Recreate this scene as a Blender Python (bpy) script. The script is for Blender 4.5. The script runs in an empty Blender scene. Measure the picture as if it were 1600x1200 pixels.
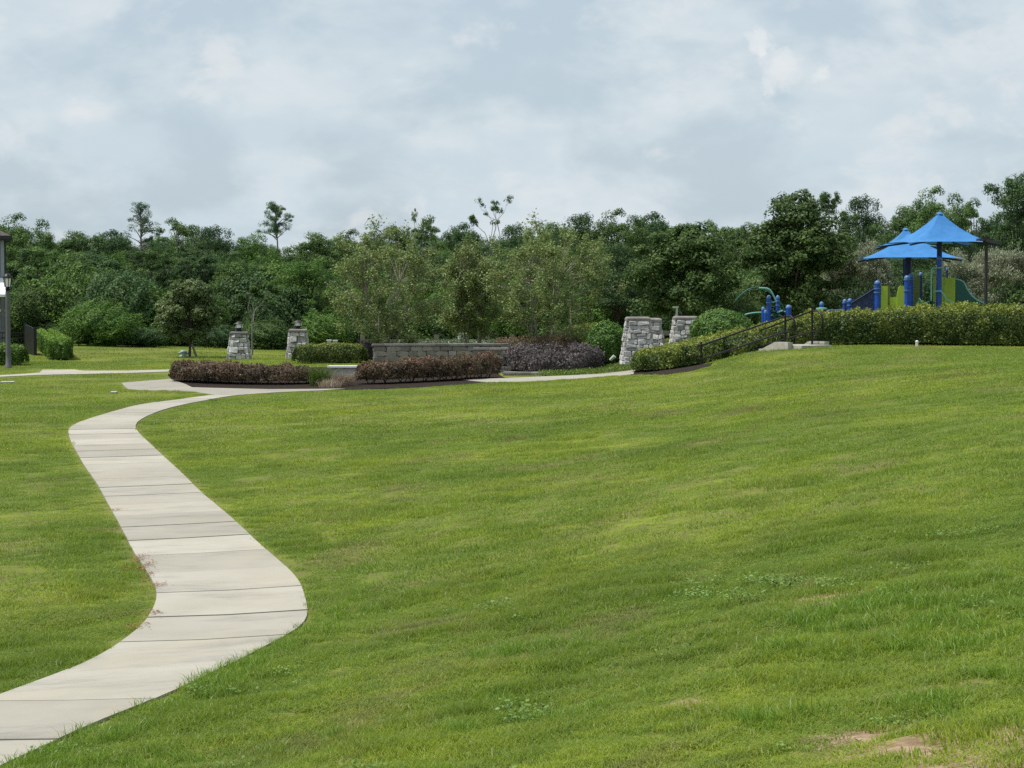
import bpy, bmesh, math, random
import numpy as np
from mathutils import Vector, Matrix
S = bpy.context.scene
COL = S.collection
R = math.radians
# ------------------------------------------------------------------ camera
CAMZ = 3.14
F = 3280.0                       # focal length in pixels of the 1600 px wide photograph
PITCH = math.atan(150.0 / F)
cam = bpy.data.cameras.new('camera')
cam.sensor_width = 36.0
cam.lens = 36.0 * F / 1600.0
cam.clip_start = 0.3
cam.clip_end = 6000
cam_o = bpy.data.objects.new('camera', cam)
COL.objects.link(cam_o)
cam_o.location = (0, 0, CAMZ)
cam_o.rotation_euler = (math.pi / 2 - PITCH, 0, 0)
S.camera = cam_o
# ------------------------------------------------------------------ sky and sun
SUN = Vector((-0.42, -0.04, 0.90)).normalized()      # direction towards the sun
sun = bpy.data.lights.new('sun', 'SUN')
sun.energy = 4.0
sun.angle = R(5.0)                                   # hazy sun
sun.color = (1.0, 0.955, 0.88)
sun_o = bpy.data.objects.new('sun', sun)
COL.objects.link(sun_o)
sun_o.rotation_euler = SUN.to_track_quat('Z', 'Y').to_euler()
world = bpy.data.worlds.new('World')
S.world = world
world.use_nodes = True
wn, wl = world.node_tree.nodes, world.node_tree.links
wn.clear()
w_out = wn.new('ShaderNodeOutputWorld')
w_bg = wn.new('ShaderNodeBackground')
w_bg.inputs[1].default_value = 0.077
sky = wn.new('ShaderNodeTexSky')
sky.sky_type = 'NISHITA'
sky.sun_disc = False
sky.sun_elevation = math.asin(SUN.z)
sky.sun_rotation = math.atan2(SUN.x, SUN.y)
sky.air_density = 1.0
sky.dust_density = 2.0
sky.ozone_density = 1.2
tc = wn.new('ShaderNodeTexCoord')
def w_noise(scale, detail, rough, stretch, loc=(0, 0, 0), dist=0.0):
    mp = wn.new('ShaderNodeMapping')
    mp.inputs['Scale'].default_value = stretch
    mp.inputs['Location'].default_value = loc
    wl.new(tc.outputs['Generated'], mp.inputs['Vector'])
    n = wn.new('ShaderNodeTexNoise')
    n.inputs['Scale'].default_value = scale
    n.inputs['Detail'].default_value = detail
    n.inputs['Roughness'].default_value = rough
    n.inputs['Distortion'].default_value = dist
    wl.new(mp.outputs[0], n.inputs['Vector'])
    return n.outputs[0]
def w_range(v, a, b, c, d, smooth=True):
    m = wn.new('ShaderNodeMapRange')
    if smooth:
        m.interpolation_type = 'SMOOTHSTEP'
    wl.new(v, m.inputs[0])
    for i, x in enumerate((a, b, c, d)):
        m.inputs[1 + i].default_value = x
    return m.outputs[0]
def w_mix(f, a, b):
    m = wn.new('ShaderNodeMix')
    m.data_type = 'RGBA'
    if hasattr(f, 'links'):
        wl.new(f, m.inputs[0])
    else:
        m.inputs[0].default_value = f
    for s, x in ((6, a), (7, b)):
        if isinstance(x, tuple):
            m.inputs[s].default_value = x + (1,)
        else:
            wl.new(x, m.inputs[s])
    return m.outputs[2]
cover = w_range(w_noise(11, 9, 0.55, (1, 1, 1.7), (0.31, 0.2, 0.0), 0.15), 0.40, 0.58, 0.0, 1.0)
puff = w_range(w_noise(19, 10, 0.60, (1, 1, 1.6), (1.75, 0.4, 0.33), 0.2), 0.545, 0.70, 0.0, 1.0)
shade = w_range(w_noise(10, 6, 0.55, (1, 1, 2.4), (4.2, 1.4, 0.6), 0.1), 0.40, 0.62, 0.0, 1.0)
veil = w_mix(0.78, sky.outputs[0], (5.55, 6.65, 7.5))             # thin haze over the blue
cloud = w_mix(shade, (6.7, 7.4, 7.8), (5.8, 6.75, 7.4))
c1 = w_mix(cover, veil, cloud)
puff_m = wn.new('ShaderNodeMath')
puff_m.operation = 'MULTIPLY'
wl.new(puff, puff_m.inputs[0])
puff_m.inputs[1].default_value = 0.55
c2 = w_mix(puff_m.outputs[0], c1, (7.8, 8.0, 8.05))
# two small bright puffs high over the playground, broken by fine noise
fine = w_noise(34, 10, 0.62, (1, 1, 1.3), (2.1, 0.7, 0.2), 0.3)
for px_, py_, wd in ((1222, 104, .0125), (1290, 118, .0085), (1196, 60, .0075)):
    dv = wn.new('ShaderNodeVectorMath'); dv.operation = 'DISTANCE'
    nm = wn.new('ShaderNodeVectorMath'); nm.operation = 'NORMALIZE'
    wl.new(tc.outputs['Generated'], nm.inputs[0]); wl.new(nm.outputs[0], dv.inputs[0])
    a_, b_ = (px_ - 800) / F, (600 - py_) / F
    q_ = Vector((a_, math.cos(PITCH) + b_ * math.sin(PITCH), -math.sin(PITCH) + b_ * math.cos(PITCH))).normalized()
    dv.inputs[1].default_value = q_
    md = wn.new('ShaderNodeMath'); md.operation = 'MULTIPLY_ADD'
    wl.new(fine, md.inputs[0]); md.inputs[1].default_value = -.042; wl.new(dv.outputs['Value'], md.inputs[2])
    c2 = w_mix(w_range(md.outputs[0], -.021 + wd * .35, -.021 + wd, .5, 0.0), c2, (8.6, 8.7, 8.7))
wl.new(c2, w_bg.inputs[0])
wl.new(w_bg.outputs[0], w_out.inputs[0])
# ------------------------------------------------------------------ exposure
S.view_settings.view_transform = 'Standard'
S.view_settings.look = 'None'
S.view_settings.exposure = 0.42
S.view_settings.gamma = 1.0
S.view_settings.use_curve_mapping = False
S.render.engine = 'CYCLES'
S.cycles.max_bounces = 8
S.cycles.transparent_max_bounces = 8
S.cycles.use_denoising = False

# ================================================================== helpers
rnd = random.Random(7)
ROOT = {}
def tag(o, label=None, cat=None, group=None, kind=None):
    if label: o['label'] = label
    if cat: o['category'] = cat
    if group: o['group'] = group
    if kind: o['kind'] = kind
    return o
def thing(name, label, cat, loc, group=None):
    o = bpy.data.objects.new(name, None)
    COL.objects.link(o)
    o.location = loc
    o.empty_display_size = 0.3
    ROOT[o.name] = Vector(loc)
    return tag(o, label, cat, group)
def root_of(p):
    while p.parent is not None:
        p = p.parent
    return Vector(p.location)
def link_mesh(name, me, parent=None, mat=None):
    if mat is not None and len(me.materials) == 0:
        me.materials.append(mat)
    o = bpy.data.objects.new(name, me)
    COL.objects.link(o)
    if parent is not None:
        o.parent = parent
    return o
class MB:
    """collects boxes, tubes and sheets (world coordinates) into one mesh"""
    def __init__(self):
        self.v, self.f = [], []
    def add(self, vs, fs):
        n = len(self.v)
        self.v += [tuple(v) for v in vs]
        self.f += [tuple(i + n for i in f) for f in fs]
        return self
    def box(self, c, size, rot=0.0, taper=1.0, tilt=None):
        x, y, z = (s / 2 for s in size)
        M = Matrix.Rotation(rot, 3, 'Z')
        if tilt is not None:
            M = M @ tilt
        vs = []
        for sz in (-1, 1):
            t = taper if sz > 0 else 1.0
            for sx, sy in ((-1, -1), (1, -1), (1, 1), (-1, 1)):
                vs.append(Vector(c) + M @ Vector((sx * x * t, sy * y * t, sz * z)))
        return self.add(vs, [(3, 2, 1, 0), (4, 5, 6, 7), (0, 1, 5, 4), (1, 2, 6, 5), (2, 3, 7, 6), (3, 0, 4, 7)])
    def tube(self, pts, r, n=8, caps=True):
        pts = [Vector(p) for p in pts]
        rs = r if isinstance(r, (list, tuple)) else [r] * len(pts)
        vs = []
        for i, p in enumerate(pts):
            d = (pts[min(i + 1, len(pts) - 1)] - pts[max(i - 1, 0)])
            d = d.normalized() if d.length > 1e-9 else Vector((0, 0, 1))
            a = d.cross(Vector((0.13, 0.97, 0.21)) if abs(d.y) < 0.9 else Vector((1, 0, 0))).normalized()
            b = d.cross(a)
            for k in range(n):
                t = 2 * math.pi * k / n
                vs.append(p + (a * math.cos(t) + b * math.sin(t)) * rs[i])
        fs = []
        for i in range(len(pts) - 1):
            for k in range(n):
                k2 = (k + 1) % n
                fs.append((i * n + k, i * n + k2, (i + 1) * n + k2, (i + 1) * n + k))
        if caps:
            fs.append(tuple(range(n - 1, -1, -1)))
            fs.append(tuple((len(pts) - 1) * n + k for k in range(n)))
        return self.add(vs, fs)
    def lathe(self, c, prof, n=14):
        vs = []
        for rr, z in prof:
            for k in range(n):
                t = 2 * math.pi * k / n
                vs.append((c[0] + rr * math.cos(t), c[1] + rr * math.sin(t), c[2] + z))
        fs = []
        for i in range(len(prof) - 1):
            for k in range(n):
                k2 = (k + 1) % n
                fs.append((i * n + k, i * n + k2, (i + 1) * n + k2, (i + 1) * n + k))
        fs.append(tuple(range(n - 1, -1, -1)))
        fs.append(tuple((len(prof) - 1) * n + k for k in range(n)))
        return self.add(vs, fs)
    def prism(self, poly, d):
        """polygon (list of 3D points) extruded by vector d"""
        n = len(poly)
        vs = [Vector(p) for p in poly] + [Vector(p) + Vector(d) for p in poly]
        fs = [tuple(range(n - 1, -1, -1)), tuple(range(n, 2 * n))]
        for i in range(n):
            j = (i + 1) % n
            fs.append((i, j, n + j, n + i))
        return self.add(vs, fs)
    def mesh(self, name, off=Vector((0, 0, 0)), smooth=False):
        me = bpy.data.meshes.new(name)
        me.from_pydata([tuple(Vector(v) - off) for v in self.v], [], self.f)
        bm = bmesh.new(); bm.from_mesh(me)
        bmesh.ops.recalc_face_normals(bm, faces=bm.faces)
        bm.to_mesh(me); bm.free()
        if smooth:
            me.polygons.foreach_set('use_smooth', [True] * len(me.polygons))
            me.set_sharp_from_angle(angle=R(40))
        me.update()
        return me
    def build(self, name, mat, parent=None, smooth=False):
        off = root_of(parent) if parent is not None else Vector((0, 0, 0))
        return link_mesh(name, self.mesh(name, off, smooth), parent, mat)

# ------------------------------------------------------------------ pixels and ground
def ray(px, py):
    a, b = (px - 800) / F, (600 - py) / F
    return np.array((a, math.cos(PITCH) + b * math.sin(PITCH), -math.sin(PITCH) + b * math.cos(PITCH)))
def at(px, py, Y):
    d = ray(px, py)
    t = Y / d[1]
    return Vector((d[0] * t, Y, CAMZ + d[2] * t))
def at_z(px, py, z):
    d = ray(px, py)
    t = (z - CAMZ) / d[2]
    return Vector((d[0] * t, d[1] * t, z))
CTRL = [at_z(*p) for p in (
    (0, 1150, .05), (480, 960, 0), (246, 930, 0), (107, 676, 0), (300, 760, 0), (0, 800, -.03), (0, 900, 0), (0, 680, 0), (0, 590, .15),
    (200, 605, .08), (400, 613, .1), (600, 606, .18), (780, 597, .25), (900, 590, .3), (980, 586, .33), (1095, 577, .55), (1190, 547, 1.2),
    (1243, 546, 1.24), (1300, 544, 1.28), (1450, 544, 1.28), (1600, 546, 1.26), (800, 1200, .6), (1600, 1200, 1.2), (1200, 1200, .93),
    (400, 1200, .25), (800, 900, .32), (1200, 900, .72), (1600, 900, 1.05), (800, 750, .28), (1200, 750, .72), (1600, 750, 1.15),
    (800, 650, .25), (1200, 650, .72), (1600, 650, 1.28), (1600, 590, 1.38), (1300, 590, 1.0), (1100, 610, .5), (200, 1050, .0), (470, 900, .02))]
CTRL += [Vector(p) for p in (
    (9.5, 72, 1.32), (16, 75, 1.32), (12, 88, 1.32), (20, 90, 1.32), (25, 62, 1.32), (5.8, 74, .7), (6, 80, .8), (-6, 75, .3), (0, 76, .3), (3, 74, .33), (-3, 85, .3), (2, 88, .35),
    (-15, 92, .28), (0, 100, .25), (-20, 92, .5), (-18, 77, .2), (-19, 100, .4), (0, 0, 1.5), (3, 0, 1.65), (-5, 0, .5), (0, -8, 1.5),
    (-15, 30, -.1), (-15, 10, -.1), (12, 10, 1.6), (14, 30, 1.5), (-26, 60, 0.05), (-26, 85, .3), (15, 105, 1.2), (0, 115, .2), (-20, 115, .2))]
_C = np.array([tuple(c) for c in CTRL])
def _U(r2):
    return 0.5 * r2 * np.log(np.maximum(r2, 1e-9))
_n = len(_C)
_K = _U(((_C[:, None, :2] - _C[None, :, :2]) ** 2).sum(-1)) + np.eye(_n) * 2.0
_P = np.c_[np.ones(_n), _C[:, :2]]
_A = np.zeros((_n + 3, _n + 3))
_A[:_n, :_n] = _K; _A[:_n, _n:] = _P; _A[_n:, :_n] = _P.T
_W = np.linalg.solve(_A, np.r_[_C[:, 2], 0, 0, 0])
def sstep(x, a, b):
    t = np.clip((np.asarray(x, float) - a) / (b - a), 0, 1)
    return t * t * (3 - 2 * t)
def H(x, y):
    """ground height, arrays or numbers"""
    x0, y0 = np.broadcast_arrays(np.asarray(x, float), np.asarray(y, float))
    shp = x0.shape
    x, y = x0.ravel(), y0.ravel()
    xc, yc = np.clip(x, -26, 25), np.clip(y, -8, 112)
    out = np.empty(len(xc))
    for i in range(0, len(xc), 20000):
        s = slice(i, i + 20000)
        r2 = (xc[s, None] - _C[None, :, 0]) ** 2 + (yc[s, None] - _C[None, :, 1]) ** 2
        out[s] = _U(r2) @ _W[:_n] + _W[_n] + _W[_n + 1] * xc[s] + _W[_n + 2] * yc[s]
    k = sstep(y, 95, 125)
    out = out * (1 - k) + 0.2 * k
    out = out.reshape(shp)
    return float(out) if shp == () else out
_T = np.geomspace(6, 140, 2600)
def hit(px, py):
    """first ground point seen through a pixel of the photograph"""
    d = ray(px, py)
    X, Y, Z = d[0] / d[1] * _T, _T, CAMZ + d[2] / d[1] * _T
    h = H(X, Y)
    i = np.argmax(Z < h)
    if not (Z < h).any():
        i = len(_T) - 1
    a = (Z - h)[i - 1]; b = (Z - h)[i]
    t = _T[i - 1] + (_T[i] - _T[i - 1]) * (a / (a - b) if a != b else 0)
    x = d[0] / d[1] * t
    return Vector((x, t, H(x, t)))
def ground(p, dz=0.0):
    return Vector((p[0], p[1], H(p[0], p[1]) + dz))
def gpx(px, Y, dz=0.0):
    """ground point in the column px at distance Y"""
    x = (px - 800) / F * Y * 1.0011
    return Vector((x, Y, H(x, Y) + dz))
def vnoise(x, y, seed=0):
    x, y = np.asarray(x, float), np.asarray(y, float)
    xi, yi = np.floor(x).astype(np.int64), np.floor(y).astype(np.int64)
    u, v = x - xi, y - yi
    u, v = u * u * (3 - 2 * u), v * v * (3 - 2 * v)
    def h(i, j):
        n = (i * 374761393 + j * 668265263 + seed * 1442695041) & 0x7fffffff
        n = ((n ^ (n >> 13)) * 1274126177) & 0x7fffffff
        return ((n ^ (n >> 16)) & 0xffff) / 65535.0
    return (h(xi, yi) * (1 - u) + h(xi + 1, yi) * u) * (1 - v) + (h(xi, yi + 1) * (1 - u) + h(xi + 1, yi + 1) * u) * v
def inside(x, y, poly):
    x, y = np.asarray(x), np.asarray(y)
    c = np.zeros(x.shape, bool)
    n = len(poly)
    for i in range(n):
        x1, y1 = poly[i][0], poly[i][1]; x2, y2 = poly[(i + 1) % n][0], poly[(i + 1) % n][1]
        if y1 == y2: continue
        m = ((y1 > y) != (y2 > y)) & (x < (x2 - x1) * (y - y1) / (y2 - y1) + x1)
        c ^= m
    return c

# ------------------------------------------------------------------ materials
class NT:
    def __init__(self, name):
        self.m = bpy.data.materials.new(name)
        self.m.use_nodes = True
        self.n, self.l = self.m.node_tree.nodes, self.m.node_tree.links
        self.b = self.n['Principled BSDF']
        self.out = self.n['Material Output']
    def new(self, t): return self.n.new(t)
    def put(self, s, x):
        if hasattr(x, 'links'): self.l.new(x, s)
        elif isinstance(x, tuple) and len(x) == 3 and s.type == 'RGBA': s.default_value = x + (1,)
        else: s.default_value = x
    def pos(self): return self.new('ShaderNodeNewGeometry').outputs['Position']
    def obj(self): return self.new('ShaderNodeTexCoord').outputs['Object']
    def noise(self, scale, detail=4, rough=.55, vec=None, stretch=None, rotz=0, dist=0.0):
        n = self.new('ShaderNodeTexNoise')
        n.inputs['Scale'].default_value = scale; n.inputs['Detail'].default_value = detail; n.inputs['Roughness'].default_value = rough
        n.inputs['Distortion'].default_value = dist
        v = vec if vec is not None else self.pos()
        if stretch:
            mp = self.new('ShaderNodeMapping')
            mp.vector_type = 'TEXTURE'
            mp.inputs['Scale'].default_value = tuple(1 / q for q in stretch); mp.inputs['Rotation'].default_value = (0, 0, rotz)
            self.l.new(v, mp.inputs[0]); v = mp.outputs[0]
        self.l.new(v, n.inputs['Vector'])
        return n.outputs[0]
    def rng(self, v, a, b, c=0.0, d=1.0):
        m = self.new('ShaderNodeMapRange'); m.interpolation_type = 'SMOOTHSTEP'
        self.put(m.inputs[0], v)
        for i, x in enumerate((a, b, c, d)): m.inputs[1 + i].default_value = x
        return m.outputs[0]
    def mix(self, f, a, b, mode='MIX'):
        m = self.new('ShaderNodeMix'); m.data_type = 'RGBA'; m.blend_type = mode
        self.put(m.inputs[0], f); self.put(m.inputs[6], a); self.put(m.inputs[7], b)
        return m.outputs[2]
    def math(self, op, a, b=0.0):
        m = self.new('ShaderNodeMath'); m.operation = op
        self.put(m.inputs[0], a); self.put(m.inputs[1], b)
        return m.outputs[0]
    def rand(self): return self.new('ShaderNodeObjectInfo').outputs['Random']
    def attr(self, name):
        a = self.new('ShaderNodeAttribute'); a.attribute_name = name
        return a.outputs['Fac']
    def bump(self, h, strength=.5, dist=.02):
        b = self.new('ShaderNodeBump'); b.inputs['Strength'].default_value = strength; b.inputs['Distance'].default_value = dist
        self.l.new(h, b.inputs['Height']); self.l.new(b.outputs[0], self.b.inputs['Normal'])
    def done(self, col, rough=.8, metal=0.0, spec=.3):
        self.put(self.b.inputs['Base Color'], col); self.put(self.b.inputs['Roughness'], rough)
        self.b.inputs['Metallic'].default_value = metal
        self.b.inputs['Specular IOR Level'].default_value = spec
        return self.m
    def leafy(self, col, trans=.3, rough=.55, spec=.25):
        """thin leaf: reflects and lets some light through"""
        self.done(col, rough, 0, spec)
        t = self.new('ShaderNodeBsdfTranslucent')
        self.put(t.inputs[0], self.mix(.45, col, (.25, .32, .03)) if False else col)
        mx = self.new('ShaderNodeMixShader'); mx.inputs[0].default_value = trans
        self.l.new(self.b.outputs[0], mx.inputs[1]); self.l.new(t.outputs[0], mx.inputs[2])
        self.l.new(mx.outputs[0], self.out.inputs[0])
        return self.m
def plain(name, col, rough=.6, metal=0.0, var=.12, scale=6.0, spec=.35):
    t = NT(name)
    n = t.noise(scale, 5, .6, t.obj())
    dark = tuple(c * (1 - var) for c in col); lite = tuple(min(1, c * (1 + var)) for c in col)
    return t.done(t.mix(t.rng(n, .3, .7), dark, lite), rough, metal, spec)
def leaf_mat(name, a, b, c=None, trans=.28, rough=.5, spec=.25):
    """a..b by each leaf's own tint, some leaves c, small shift per plant"""
    t = NT(name)
    col = t.mix(t.attr('tint'), a, b)
    if c: col = t.mix(t.rng(t.noise(.9, 3, .6), .52, .74, 0, .8), col, c)
    k = t.math('MULTIPLY_ADD', t.rand(), .35); k.node.inputs[2].default_value = .82
    cc = t.new('ShaderNodeCombineColor')
    for i in range(3): t.l.new(k, cc.inputs[i])
    return t.leafy(t.mix(1.0, col, cc.outputs[0], 'MULTIPLY'), trans, rough, spec)
def bark_mat(name, a, b, scale=8):
    t = NT(name)
    n = t.noise(scale, 6, .65, t.obj(), (1, 1, .25))
    t.bump(n, .6, .03)
    return t.done(t.mix(t.rng(n, .35, .68), a, b), .9)
def lawn_color(t, k=1.0):
    """colour of the turf from place to place (real colour differences: feed, mowing, thin spots)"""
    big = t.rng(t.noise(.13, 3, .55), .38, .62)
    mid = t.rng(t.noise(.62, 5, .62, None, (.55, 1.2, 1), R(57)), .36, .66)
    fine = t.rng(t.noise(4.6, 5, .72), .40, .64)
    streak = t.rng(t.noise(.9, 5, .6, None, (.35, 1.7, 1), R(57)), .46, .68)
    thin = t.rng(t.noise(.55, 6, .70, None, (.7, 1.2, 1), R(57)), .53, .68)
    a = (.215 * k, .315 * k, .022 * k); b = (.345 * k, .425 * k, .032 * k); c = (.33 * k, .32 * k, .105 * k); d = (.118 * k, .215 * k, .020 * k)
    col = t.mix(big, a, b)
    col = t.mix(t.math('MULTIPLY', mid, .60), col, d)
    col = t.mix(t.math('MULTIPLY', streak, .22), col, c)
    col = t.mix(t.math('MULTIPLY', fine, .50), col, d)
    col = t.mix(t.math('MULTIPLY', thin, .58), col, (.27 * k, .225 * k, .105 * k))
    return col
M = {}
def make_materials():
    # turf soil under the blades: thatch, with bare sandy places where the attribute says so
    t = NT('turf_ground')
    col = t.mix(t.rng(t.noise(7, 5, .65), .3, .7), lawn_color(t, .60), (.125, .115, .048))
    soil = t.mix(t.rng(t.noise(9, 6, .7), .35, .68), (.17, .115, .070), (.33, .245, .165))
    t.bump(t.noise(30, 4, .7), .5, .02)
    M['turf'] = t.done(t.mix(t.attr('bare'), col, soil), .95, 0, .1)
    t = NT('grass_blade')
    col = lawn_color(t, 1.0)
    tint = t.attr('tint')
    col = t.mix(t.math('MULTIPLY', tint, .30), col, (.38, .35, .15))
    col = t.mix(t.rng(t.rand(), 0, 1, 0, .35), col, (.075, .165, .020))
    M['grass'] = t.leafy(col, .50, .45, .3)
    t = NT('tall_grass_blade')
    col = t.mix(t.attr('tint'), (.120, .240, .018), (.255, .375, .040))
    M['tall_grass'] = t.leafy(t.mix(t.rng(t.rand(), 0, 1, 0, .4), col, (.15, .235, .045)), .42, .42, .35)
    M['weed'] = leaf_mat('weed_leaf', (.10, .19, .035), (.175, .27, .07), None, .25, .5)
    t = NT('dry_needle')
    M['needle'] = t.done(t.mix(t.attr('tint'), (.13, .052, .020), (.25, .125, .050)), .9)
    # concrete walk
    t = NT('walk_concrete')
    p = t.pos()
    base = t.mix(t.rng(t.noise(.9, 5, .6, p), .3, .7), (.285, .268, .222), (.332, .315, .272))
    st = t.rng(t.noise(1.0, 7, .72, p, (.5, 1.5, 1)), .48, .66, 0, .62)
    base = t.mix(st, base, (.180, .174, .158))
    base = t.mix(t.rng(t.noise(.55, 4, .6, p), .50, .68, 0, .55), base, (.335, .300, .232))
    base = t.mix(t.rng(t.noise(55, 4, .7, p), .42, .7, 0, .35), base, (.33, .32, .29))
    r = t.math('MULTIPLY_ADD', t.rand(), .26); r.node.inputs[2].default_value = .84
    cc = t.new('ShaderNodeCombineColor')
    for i in range(3): t.l.new(r, cc.inputs[i])
    t.bump(t.noise(160, 3, .7, p), .25, .004)
    M['walk'] = t.done(t.mix(1.0, base, cc.outputs[0], 'MULTIPLY'), .88, 0, .25)
    M['joint'] = plain('joint_filler', (.115, .105, .082), .95)
    M['concrete'] = plain('cast_concrete', (.36, .345, .305), .88, 0, .2, 3)
    t = NT('mulch')
    n = t.noise(14, 6, .75)
    t.bump(n, 1.0, .06)
    M['mulch'] = t.done(t.mix(t.rng(n, .35, .68), (.012, .009, .008), (.052, .038, .030)), .95, 0, .1)
    # stones
    def stone(name, a, b, c):
        t = NT(name)
        o = t.obj()
        n = t.noise(2.6, 6, .7, t.pos())
        col = t.mix(t.rng(n, .32, .68), a, b)
        col = t.mix(t.rng(t.noise(9, 6, .72, t.pos()), .5, .72, 0, .75), col, c)
        k = t.math('MULTIPLY_ADD', t.rand(), .62); k.node.inputs[2].default_value = .60
        cc = t.new('ShaderNodeCombineColor')
        for i in range(3): t.l.new(k, cc.inputs[i])
        t.bump(t.noise(22, 5, .7, t.pos()), .7, .03)
        return t.done(t.mix(1.0, col, cc.outputs[0], 'MULTIPLY'), .9, 0, .2)
    M['field_stone'] = stone('field_stone', (.36, .355, .35), (.52, .515, .51), (.17, .17, .172))
    M['wall_stone'] = stone('wall_stone', (.25, .225, .20), (.34, .31, .28), (.14, .125, .112))
    M['cap_stone'] = stone('cap_stone', (.17, .16, .15), (.25, .235, .22), (.10, .095, .09))
    M['mortar'] = plain('mortar', (.070, .068, .065), .95, 0, .3, 9)
    M['black_metal'] = plain('black_metal', (.012, .013, .015), .45, .3, .2)
    M['dark_bronze'] = plain('dark_bronze', (.030, .030, .030), .5, .3, .2)
    M['grey_post'] = plain('grey_post', (.11, .115, .12), .6, .1)
    t = NT('lamp_glass'); M['lamp_glass'] = t.done((.80, .80, .78), .25, 0, .5)
    M['white_paint'] = plain('white_paint', (.72, .73, .74), .55, 0, .06)
    M['blue_paint'] = plain('blue_paint', (.008, .060, .335), .38, 0, .15, 3, .45)
    M['navy_paint'] = plain('navy_paint', (.010, .022, .085), .45, 0, .15)
    M['aqua_paint'] = plain('aqua_paint', (.16, .40, .36), .4, 0, .1)
    M['pale_cap'] = plain('pale_cap', (.07, .16, .36), .4, 0, .1)
    M['lime_plastic'] = plain('lime_plastic', (.34, .46, .045), .45, 0, .08, 2)
    M['olive_plastic'] = plain('olive_plastic', (.14, .19, .035), .5, 0, .1, 2)
    M['teal_plastic'] = plain('teal_plastic', (.014, .090, .078), .4, 0, .12, 2)
    t = NT('shade_fabric')
    w = t.noise(2.2, 4, .6, t.obj())
    t.bump(t.noise(60, 2, .5, t.obj()), .2, .01)
    M['fabric'] = t.leafy(t.mix(t.rng(w, .3, .7), (.042, .175, .42), (.060, .215, .50)), .14, .7, .15)
    M['shade_cap'] = plain('shade_cap', (.045, .17, .42), .7, 0, .1)
    M['timber'] = plain('weathered_timber', (.17, .155, .13), .9, 0, .3, 5)
    M['siding'] = plain('grey_siding', (.235, .255, .29), .7, 0, .06, 1)
    M['shingle'] = plain('roof_shingle', (.075, .065, .06), .95, 0, .3, 8)
    M['hydrant'] = plain('hydrant_paint', (.42, .50, .48), .5, 0, .1)
    M['hydrant_cap'] = plain('hydrant_cap_paint', (.25, .36, .30), .5, 0, .1)
    M['grey_box'] = plain('grey_box', (.42, .44, .43), .6, 0, .08)
    M['green_box'] = plain('pale_box', (.60, .64, .62), .6, 0, .08)
    # barks and leaves
    M['bark'] = bark_mat('bark', (.055, .045, .036), (.13, .115, .095))
    M['pale_bark'] = bark_mat('pale_bark', (.20, .175, .145), (.33, .30, .26))
    M['grey_bark'] = bark_mat('grey_bark', (.13, .125, .115), (.24, .23, .215))
    M['twig'] = bark_mat('twig', (.040, .028, .024), (.105, .080, .066), 14)
    M['forest_leaf'] = leaf_mat('forest_leaf', (0.052, 0.105, 0.035), (0.125, 0.201, 0.059), (0.089, 0.177, 0.047), spec=.10)
    M['forest_leaf_dark'] = leaf_mat('forest_leaf_dark', (0.038, 0.081, 0.035), (0.092, 0.157, 0.057), spec=.10)
    M['forest_leaf_bright'] = leaf_mat('forest_leaf_bright', (0.063, 0.136, 0.030), (0.132, 0.223, 0.049), spec=.10)
    M['pine_needle'] = leaf_mat('pine_needle', (0.046, 0.106, 0.046), (0.110, 0.195, 0.075), spec=.10)
    M['oak_leaf'] = leaf_mat('oak_leaf', (0.046, 0.090, 0.028), (0.121, 0.183, 0.056), (0.084, 0.133, 0.047), spec=.10)
    M['young_oak_leaf'] = leaf_mat('young_oak_leaf', (0.081, 0.124, 0.043), (0.163, 0.225, 0.081))
    M['myrtle_leaf'] = leaf_mat('myrtle_leaf', (0.109, 0.159, 0.052), (0.223, 0.281, 0.097), (0.206, 0.221, 0.079))
    M['feather_leaf'] = leaf_mat('feather_leaf', (0.167, 0.200, 0.120), (0.295, 0.316, 0.217), None, .2)
    M['bush_leaf'] = leaf_mat('bush_leaf', (0.044, 0.106, 0.024), (0.119, 0.219, 0.039))
    M['box_leaf'] = leaf_mat('box_leaf', (0.047, 0.108, 0.017), (0.165, 0.275, 0.036))
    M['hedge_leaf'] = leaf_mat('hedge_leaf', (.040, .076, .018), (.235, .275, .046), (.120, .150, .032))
    M['red_leaf'] = leaf_mat('red_leaf', (.070, .054, .032), (.190, .122, .080), (.125, .135, .050))
    M['purple_leaf'] = leaf_mat('purple_leaf', (.070, .060, .060), (.160, .138, .138), None, .2)
    M['cover_leaf'] = leaf_mat('cover_leaf', (.060, .110, .020), (.150, .220, .040))
    M['pale_plant'] = leaf_mat('pale_plant', (.10, .14, .06), (.36, .40, .30))
    M['straw'] = leaf_mat('straw', (.20, .15, .10), (.42, .36, .27))
make_materials()

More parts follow.
